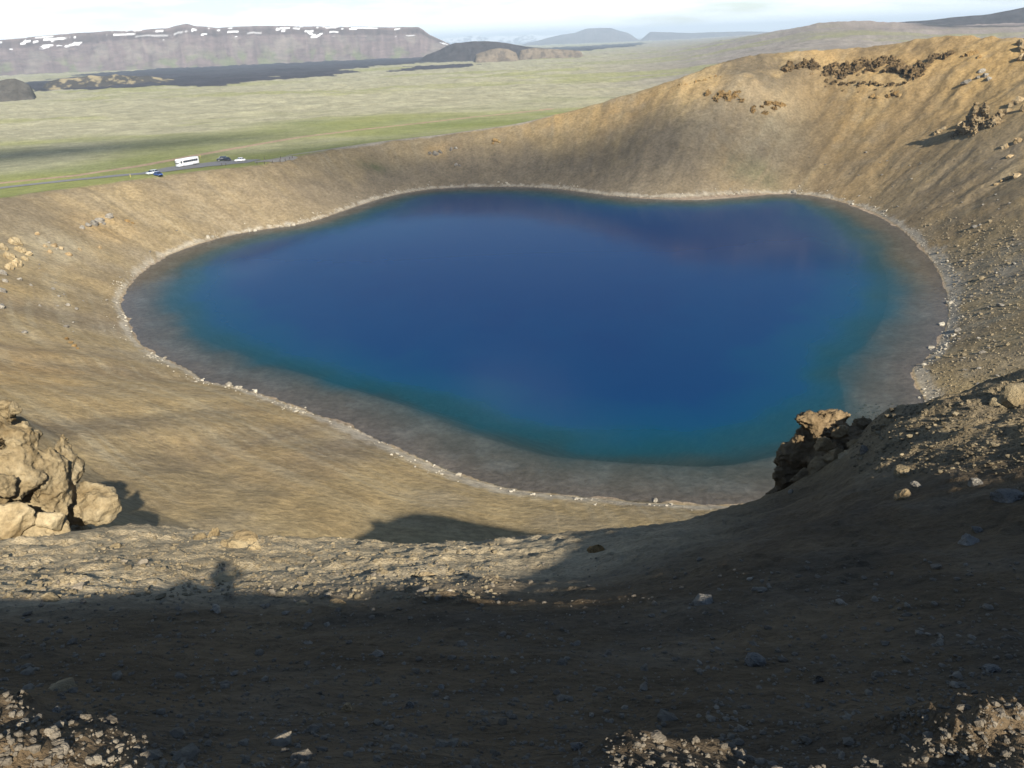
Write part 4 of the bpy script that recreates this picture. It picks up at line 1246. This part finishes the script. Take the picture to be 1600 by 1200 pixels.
mass_outcrop('yellow crumbling crag under the dark shoulder of the far wall', [(x, y, a1 + 3, b1 + 3) for x, y, a1, b1 in sh], [], OC, 1.2, 2.6, 5, 37, n=2, depth=.5)
sh = [(rs.uniform(1176, 1222), rs.uniform(158, 180), rs.uniform(2.5, 4.5), rs.uniform(2.5, 4.5)) for i in range(14)]
mass_outcrop('second yellow crag split by a gully from the crumbling one', [(x, y, a1 + 2.5, b1 + 2.5) for x, y, a1, b1 in sh], [], OC, 1.2, 2.6, 5, 41, n=2, depth=.5)
mass_outcrop('row of small ochre crags low on the rising left rim', [(1062 + i * 8, 132 - i * 1.6 + rs.uniform(-3, 3), rs.uniform(2.5, 4.5), rs.uniform(2.5, 4)) for i in range(9)], [], OC, 1.2, 2.0, 5, 43, n=2, depth=.6)
outcrop('grey rock cluster halfway up the wall below the gravel path', None, [(672, 240, 4, 4), (680, 240, 6, 5), (688, 238, 4, 4), (705, 234, 3, 4), (712, 232, 3, 3)], GR, n=2)
outcrop('small pale crag high on the wall near the path', None, [(774, 220, 5, 4), (780, 222, 3, 3), (770, 224, 3, 3)], OC, n=2)
outcrop('single dark rock pair low on the wall under the crags', None, [(713, 258, 4, 4), (718, 259, 3, 3)], GR, n=2)
outcrop('grey split rock group on the upper left wall', None, [(155, 345, 8, 7), (146, 350, 7, 6), (137, 352, 6, 4), (170, 338, 7, 5), (128, 356, 5, 4), (162, 350, 4, 3)], GR, n=3)
outcrop('pale yellow rock pair right of the grey split group', None, [(200, 346, 5, 4), (207, 349, 3, 3)], OC, n=2)
outcrop('tall pale crag with shaded side at the left edge of the wall', None, [(22, 380, 11, 10), (32, 392, 9, 8), (26, 415, 9, 13), (14, 402, 10, 10), (45, 398, 6, 5), (38, 405, 6, 6), (5, 388, 8, 7), (16, 420, 7, 9)], PT, n=3, rough=.15)
outcrop('dark rocks tumbled below the tall pale crag', None, [(3, 428, 7, 8), (2, 455, 8, 7), (0, 480, 10, 6), (8, 440, 5, 5), (30, 437, 4, 4)], GR, n=3)
outcrop('scattered small rocks trailing right of the pale crag', None, [(59, 366, 5, 4), (78, 394, 5, 5), (84, 384, 6, 5), (96, 389, 4, 4), (108, 398, 6, 4), (125, 390, 4, 3), (156, 387, 4, 5), (70, 385, 4, 4)], T_, n=2)
outcrop('line of low rocks crossing the left wall', None, [(82, 452, 4, 3), (92, 463, 4, 3), (105, 477, 4, 3), (119, 483, 4, 3), (62, 478, 3, 3), (48, 446, 3, 3), (90, 478, 3, 2)], GR, n=2)
outcrop('ochre scarp with a dark lip on the lower left wall', None, [(104, 530, 4, 4), (110, 536, 5, 4), (116, 541, 5, 4), (121, 545, 3, 3)], OC, n=2)
outcrop('pale rock heap at the waterline below the left wall', None, [(450, 353, 6, 4), (440, 355, 4, 3), (459, 352, 4, 3), (390, 362, 4, 4), (398, 361, 4, 3), (325, 371, 4, 4), (332, 370, 4, 3)], M['shore'], n=2)
boulder('boulder', hit(1240, 301), 1.6, 1.3, 1.1, GR, n=3, label='dark boulder at the waterline below the far wall gully', cat='stone')
outcrop('dark boulder with a long shadow on the right wall', None, [(1524, 354, 6, 4), (1531, 352, 4, 3)], GR, n=2)
outcrop('rock pair near the edge of the right wall above the dark boulder', None, [(1578, 278, 9, 5), (1590, 275, 8, 6), (1566, 283, 5, 3), (1556, 288, 5, 3)], T_, n=2)
outcrop('rugged rocks beside the jagged rock at the right edge', None, [(1582, 165, 8, 8), (1594, 160, 9, 9), (1575, 175, 6, 6), (1600, 172, 9, 9), (1578, 245, 6, 5), (1570, 230, 7, 6), (1590, 222, 8, 6)], T_, n=3)
outcrop('pale domed rock on the rib at the right edge', None, [(1588, 622, 30, 20), (1560, 630, 12, 9)], PT, n=3, rough=.06)
outcrop('soft pale rock lumps on the crest of the left ledge', None, [(334, 838, 8, 13), (383, 846, 22, 16), (368, 855, 18, 12), (398, 857, 10, 10), (312, 842, 14, 7), (352, 850, 10, 9)], PT, n=3, rough=.12)

# single loose stones one can pick out on the near slope
STONES = [(1412, 741, 18, 8, PT, 'pale flat stone on the shaded slope below the brown outcrop'), (1411, 777, 19, 11, T_, 'tan angular stone half lit on the shaded slope'), (1522, 757, 12, 9, GR, 'grey block lying alone on the dark slope under the rib'),
    (1432, 760, 9, 7, GR, 'small grey wedge stone between the pale and tan stones'), (1575, 778, 30, 13, GR, 'large dark boulder half buried at the right of the shaded slope'), (1512, 848, 20, 9, GR, 'dark low hump of rock on the shaded slope'),
    (1528, 829, 12, 5, GR, 'thin flat grey slab above the dark hump'), (180, 856, 12, 6, PT, 'cream stone alone on the sunlit ledge'), (77, 940, 18, 7, PT, 'pale flat stone at the shadow edge on the left ledge'), (350, 905, 24, 9, PT, 'flat pale slab under the photographer\'s shadow'),
    (472, 946, 12, 7, PT, 'small sunlit stone beside the rounded one on the shaded ledge'), (526, 949, 17, 10, T_, 'rounded tan stone catching sun inside the shade'), (668, 902, 14, 9, T_, 'rounded tan stone on the lit clod of the crest'), (540, 1110, 10, 11, T_, 'bright little stone catching sun on the dark slope'),
    (506, 1118, 8, 7, T_, 'small brown stone beside the bright little stone'), (95, 1078, 30, 12, T_, 'brown half buried rock near the lit gravel'), (1183, 1036, 20, 11, GR, 'grey striped rock among rubble on the dark slope'), (1280, 1064, 8, 8, GR, 'grey cube-like stone below the striped rock'),
    (904, 1168, 14, 9, GR, 'grey stone near the bottom of the slope'), (1100, 944, 20, 11, GR, 'broad grey rock bulging from the dark slope'), (1550, 1048, 17, 8, GR, 'flat grey stone right of the striped rock'), (640, 1105, 8, 8, GR, 'dark pebble block above the bare patch'),
    (88, 1112, 9, 6, GR, 'bluish grey stone above the lit gravel'), (690, 1075, 7, 5, GR, 'small pale grey pebble alone on the slope'), (930, 862, 14, 9, OC, 'rust brown block at the brink above the sand'), (1235, 770, 5, 6, M['shore'], 'small white stone at the foot of the brown outcrop')]
for px, py, hw, hh, mt, lb in STONES:
    p = hit(px, py); k = px_m(p)
    boulder('stone', p + np.array([0, 0, hh * k * .1]), hw * k, hw * k * .8, hh * k, mt, n=3, rough=.09, tilt=.2, label=lb, cat='stone')

# look-alike loose stones: a few shared shapes, each stone its own object
LIB = {}
def lib_stone(kind, mat, n):
    L = []
    for i in range(7):
        P_, Fc = rock_verts(n, 900 + i * 13 + n, 12, .12)
        P_ = P_ * np.array([1, .8, .62])
        me = mesh_np('stone_' + kind, P_, Fc, False); me.materials.append(mat); L.append(me)
    LIB[kind] = L
lib_stone('grey', M['stone'], 2); lib_stone('tan', M['rubble'], 2); lib_stone('shore', M['shore'], 2); lib_stone('wall', M['greyrock'], 2)
rs = random.Random(77); nrs = np.random.RandomState(77)
def scatter(name, kind, pts, sizes, label, cat, group, sink=.15):
    for p, s_ in zip(pts, sizes):
        o = link(name, rs.choice(LIB[kind]))
        o.location = (p[0], p[1], p[2] + s_ * (.3 - sink))
        o.scale = (s_, s_ * rs.uniform(.8, 1.1), s_ * rs.uniform(.7, 1.1))
        o.rotation_euler = (rs.uniform(-.4, .4), rs.uniform(-.4, .4), rs.uniform(0, 6.28))
        o['label'] = label; o['category'] = cat; o['group'] = group
qx = nrs.uniform(20, 1590, 170); qy = 880 + 300 * nrs.uniform(0, 1, 170) ** 1.1
hp = hits(qx, qy)
sz = np.array([px_m(p) for p in hp]) * np.exp(nrs.normal(1.55, .45, 170))
scatter('stone', 'grey', hp[:150], sz[:150], 'small grey angular stone lying loose on the shaded near slope', 'stone', 'loose grey stones on the near slope')
qx = nrs.uniform(20, 720, 34); qy = nrs.uniform(850, 925, 34)
hp = hits(qx, qy); sz = np.array([px_m(p) for p in hp]) * np.exp(nrs.normal(1.3, .4, 34))
scatter('stone', 'tan', hp, sz, 'small tan stone lying loose on the sunlit ledge', 'stone', 'loose tan stones on the ledge')
qx = nrs.uniform(1340, 1598, 60); qy = 640 + 90 * nrs.uniform(0, 1, 60) + (1600 - qx) * .03
hp = hits(qx, qy); sz = np.array([px_m(p) for p in hp]) * np.exp(nrs.normal(1.35, .4, 60))
scatter('stone', 'tan', hp, sz, 'small tan stone on the sunlit rib above the shadow line', 'stone', 'loose stones on the sunlit rib')

# boulders along the waterline
seg = np.roll(SHORE, -1, 0) - SHORE
sl_ = np.linalg.norm(seg, axis=1); cum = np.concatenate([[0], np.cumsum(sl_)])
def shore_pts(n, lo, hi, seed):
    r_ = np.random.RandomState(seed)
    t = r_.uniform(0, cum[-1], n); i = np.searchsorted(cum, t, 'right') - 1
    f = ((t - cum[i]) / sl_[i])[:, None]
    p = SHORE[i] + seg[i] * f
    nn = np.stack([-seg[i, 1], seg[i, 0]], 1) / sl_[i][:, None]
    tst = sdist(p[:, 0] + nn[:, 0], p[:, 1] + nn[:, 1])
    nn *= np.where(tst > 0, 1, -1)[:, None]
    p = p + nn * r_.uniform(lo, hi, n)[:, None]
    return np.column_stack([p, height(p[:, 0], p[:, 1])])
bp = shore_pts(700, -.9, 2.9, 3)
bp = bp[fbm(bp[:, 0] / 9, bp[:, 1] / 9, 3, 198) > .1][:190]
scatter('shore_stone', 'shore', bp, np.exp(nrs.normal(-1.15, .5, len(bp))), 'pale whitish stone at the waterline of the lake', 'stone', 'pale stones along the waterline')
wp_px = [(rs.uniform(1495, 1598), rs.uniform(370, 600)) for i in range(60)] + [(rs.uniform(1250, 1600), rs.uniform(230, 330)) for i in range(30)] + [(rs.uniform(20, 420), rs.uniform(330, 520)) for i in range(40)]
hp = hits([p[0] for p in wp_px], [p[1] for p in wp_px], t0=60)
hp = hp[sdist(hp[:, 0], hp[:, 1]) > 2]
for side, lb, gr in ((hp[:, 0] < 0, 'loose grey stone resting on the left crater wall below the road', 'loose stones on the left crater wall'),
                     ((hp[:, 0] >= 0) & (hp[:, 1] > 235), 'loose grey stone on the far right wall below the jagged rock', 'loose stones below the jagged rock'),
                     ((hp[:, 0] >= 0) & (hp[:, 1] <= 235), 'loose grey stone in the scree above the right shore', 'loose stones in the right scree')):
    q = hp[side]
    scatter('stone', 'wall', q, np.exp(nrs.normal(-.95, .35, len(q))), lb, 'stone', gr)

# uncountable gravel, real geometry joined into one object for each place
def gravel(name, pts, sizes, mat, label, n=1, seed=1):
    shapes = [rock_verts(n, 1200 + i, 10, .14)[0] * np.array([1, .85, .65]) for i in range(6)]
    Fc = ICO[n][1]
    r_ = np.random.RandomState(seed)
    Vs, Fs = [], []
    for i, (p, s_) in enumerate(zip(pts, sizes)):
        a = r_.uniform(0, 6.28); ca, sa = math.cos(a), math.sin(a)
        S_ = shapes[i % 6] * s_ * r_.uniform(.75, 1.2, 3)
        S_ = np.column_stack([S_[:, 0] * ca - S_[:, 1] * sa, S_[:, 0] * sa + S_[:, 1] * ca, S_[:, 2]])
        Vs.append(S_ + p + np.array([0, 0, s_ * .2])); Fs.append(Fc + i * len(S_))
    me = mesh_np(name, np.vstack(Vs), np.vstack(Fs), False)
    o = link(name, me, mat, kind='stuff'); o['label'] = label
    return o
N = 8000
qx = nrs.uniform(-60, 1660, N); qy = 870 + 345 * nrs.uniform(0, 1, N) ** .75
hp = hits(qx, qy)
rr_ = np.hypot(hp[:, 0], hp[:, 1])
gs = np.minimum(np.exp(nrs.normal(-5.0, .6, N)) * (rr_ / 3.0) ** .6, .10)
gravel('gravel', hp, gs, M['stone'], 'fine gravel strewn over the shaded near slope', 1, 5)
qx = nrs.uniform(-20, 780, 2200); qy = nrs.uniform(832, 935, 2200)
hp = hits(qx, qy); hp = hp[np.hypot(hp[:, 0], hp[:, 1]) < 32]
gravel('ledge_gravel', hp, np.exp(nrs.normal(-3.75, .5, len(hp))), M['rubble'], 'fine tan gravel on the sunlit ledge', 1, 12)
gp = shore_pts(6500, .0, 4.5, 8)
keepg = nrs.uniform(0, 1, 6500) < (.25 + 1.6 * sstep(-.1, .5, fbm(gp[:, 0] / 9, gp[:, 1] / 9, 3, 198))) * np.exp(-np.abs(sdist(gp[:, 0], gp[:, 1]) - .7) / 1.5)
gp = gp[keepg]
gravel('shore_gravel', gp, np.exp(nrs.normal(-2.0, .5, len(gp))), M['shore'], 'band of pale shingle around the lake shore', 1, 6)
qx = nrs.uniform(1440, 1625, 3600); qy = nrs.uniform(340, 640, 3600)
hp = hits(qx, qy, t0=20); hp = hp[sdist(hp[:, 0], hp[:, 1]) > 1.5]
gravel('scree', hp, np.exp(nrs.normal(-2.1, .5, len(hp))) * np.clip(np.hypot(hp[:, 0], hp[:, 1]) / 170, .12, 1.3), M['rubble'], 'stony scree on the right crater wall', 1, 7)
qx = nrs.uniform(1330, 1610, 1500); qy = nrs.uniform(630, 740, 1500)
hp = hits(qx, qy); kk = np.array([px_m(p) for p in hp])
gravel('rubble', hp, kk * np.exp(nrs.normal(.45, .5, len(hp))), M['rubble'], 'brown rubble on the sunlit rib', 1, 9)

# ------------------------------------------------------------------ the photographer, whose shadow falls on the ledge
def person():
    bm = bmesh.new()
    J = {'pelvis': (0, 0, .95, .15, .12), 'belly': (0, .01, 1.12, .145, .11), 'chest': (0, .01, 1.33, .17, .12), 'neckb': (0, .02, 1.47, .075, .07), 'neck': (0, .04, 1.54, .06, .06), 'skull': (0, .06, 1.64, .09, .10), 'crown': (0, .05, 1.73, .075, .085)}
    E_ = [('pelvis', 'belly'), ('belly', 'chest'), ('chest', 'neckb'), ('neckb', 'neck'), ('neck', 'skull'), ('skull', 'crown')]
    for s_, n in ((-1, 'l'), (1, 'r')):
        J.update({n + 'sh': (s_ * .19, .01, 1.42, .075, .075), n + 'el': (s_ * .34, .10, 1.36, .06, .06), n + 'wr': (s_ * .11, .22, 1.52, .034, .034), n + 'ha': (s_ * .085, .235, 1.59, .030, .036), n + 'fi': (s_ * .06, .25, 1.63, .018, .022),
                  n + 'hip': (s_ * .10, 0, .88, .10, .10), n + 'kn': (s_ * .11, .03, .50, .065, .065), n + 'an': (s_ * .12, -.01, .09, .045, .05), n + 'to': (s_ * .14, .15, .045, .045, .04)})
        E_ += [('chest', n + 'sh'), (n + 'sh', n + 'el'), (n + 'el', n + 'wr'), (n + 'wr', n + 'ha'), (n + 'ha', n + 'fi'), ('pelvis', n + 'hip'), (n + 'hip', n + 'kn'), (n + 'kn', n + 'an'), (n + 'an', n + 'to')]
    names = list(J)
    me = bpy.data.meshes.new('person')
    me.from_pydata([J[k][:3] for k in names], [(names.index(a), names.index(b)) for a, b in E_], [])
    o = link('person', me, label='person in dark clothing photographing the lake from the crest', cat='person')
    md = o.modifiers.new('skin', 'SKIN')
    for i, k in enumerate(names):
        sv = me.skin_vertices[0].data[i]
        sv.radius = J[k][3:5]; sv.use_root = (k == 'pelvis')
    o.modifiers.new('sub', 'SUBSURF').levels = 2
    o.modifiers['sub'].render_levels = 2
    me2 = bpy.data.meshes.new_from_object(o.evaluated_get(bpy.context.evaluated_depsgraph_get()))
    o.modifiers.clear(); o.data = me2
    me2.materials.clear(); me2.materials.append(M['cloth']); me2.materials.append(M['skin'])
    for p in me2.polygons:
        c = p.center
        p.use_smooth = True
        p.material_index = 1 if (1.50 < c.z < 1.72 and c.y > .04 and abs(c.x) < .12) else 0
    # raised hood as a child
    hb = bmesh.new(); bmesh.ops.create_icosphere(hb, subdivisions=3, radius=1)
    for v in hb.verts:
        v.co = Vector((v.co.x * .135, .035 + v.co.y * .135, 1.67 + v.co.z * .135 + .02 * v.co.y))
    bmesh.ops.delete(hb, geom=[v for v in hb.verts if v.co.y > .09], context='VERTS')
    bm_obj('hood', hb, M['cloth'], o, True)
    return o
M['cloth'] = mat_plain('dark_cloth', (.05, .055, .07), .9, .1, .15, 20)
M['skin'] = mat_plain('skin', (.45, .28, .2), .6, .3, .05, 20)
po = person()
gz = float(height(np.array([0.0]), np.array([-.36]))[0])
po.location = (0, -.36, gz)
po.scale = (1, 1, (59.99 - gz) / 1.63)

# ------------------------------------------------------------------ clouds high towards the sun; their soft shadows dim parts of the plain and the far wall
def mat_cloud(name, trans):
    m, nt, b = new_mat(name)
    nt.nodes.remove(b)
    out = nt.nodes['Material Output']
    d = nt.nodes.new('ShaderNodeBsdfDiffuse'); d.inputs[0].default_value = (.85, .86, .88, 1)
    tl = nt.nodes.new('ShaderNodeBsdfTranslucent'); tl.inputs[0].default_value = (.85, .86, .88, 1)
    a = nt.nodes.new('ShaderNodeMixShader'); nt.links.new(d.outputs[0], a.inputs[1]); nt.links.new(tl.outputs[0], a.inputs[2])
    t = nt.nodes.new('ShaderNodeBsdfTransparent')
    x = nt.nodes.new('ShaderNodeMixShader'); x.inputs[0].default_value = trans
    nt.links.new(a.outputs[0], x.inputs[1]); nt.links.new(t.outputs[0], x.inputs[2]); nt.links.new(x.outputs[0], out.inputs['Surface'])
    return m
def cloud(label, gx, gy, gz, rx, ry, yaw, alt, trans, seed):
    V, Fc = ICO[5]
    ca, sa = math.cos(yaw), math.sin(yaw)
    n = fbm(V[:, 0] * 1.6 + seed, V[:, 1] * 1.6, 4, seed, .55)
    r = 1 + .45 * n
    P_ = V * r[:, None]
    P_ = np.column_stack([P_[:, 0] * rx, P_[:, 1] * ry, np.where(P_[:, 2] > 0, P_[:, 2] * .35 * ry, P_[:, 2] * .06 * ry)])
    P_ = np.column_stack([P_[:, 0] * ca - P_[:, 1] * sa, P_[:, 0] * sa + P_[:, 1] * ca, P_[:, 2]])
    me = mesh_np('cloud', P_, Fc)
    o = link('cloud', me, mat_cloud('cloud_%d' % seed, trans), kind='stuff')
    o['label'] = label
    t = alt / SUN[2]
    o.location = (gx + SUN[0] * t, gy + SUN[1] * t, gz + SUN[2] * t)
    return o
c1 = ground_pt(120, 246)
cloud('fair weather cloud over the meadow', c1[0] - 60, c1[1] + 15, 16, 170, 42, math.radians(18), 2600, .45, 3)
cloud('thin long cloud over the far crater wall', 0, 368, 10, 150, 36, math.radians(-7), 3200, .48, 8)

# ------------------------------------------------------------------ haze over the plain
hz = bmesh.new(); bmesh.ops.create_cube(hz, size=1)
for v in hz.verts:
    v.co = (v.co.x * 70000, v.co.y * 70000, v.co.z * 420 + 170)
hm = bpy.data.materials.new('haze'); hm.use_nodes = True
hm.node_tree.nodes.clear()
ho = hm.node_tree.nodes.new('ShaderNodeOutputMaterial'); hv = hm.node_tree.nodes.new('ShaderNodeVolumePrincipled')
hv.inputs['Color'].default_value = (.68, .83, 1.0, 1); hv.inputs['Density'].default_value = 8.5e-5; hv.inputs['Anisotropy'].default_value = 0.0
hm.node_tree.links.new(hv.outputs[0], ho.inputs['Volume'])
bm_obj('haze', hz, hm, None, kind='stuff')
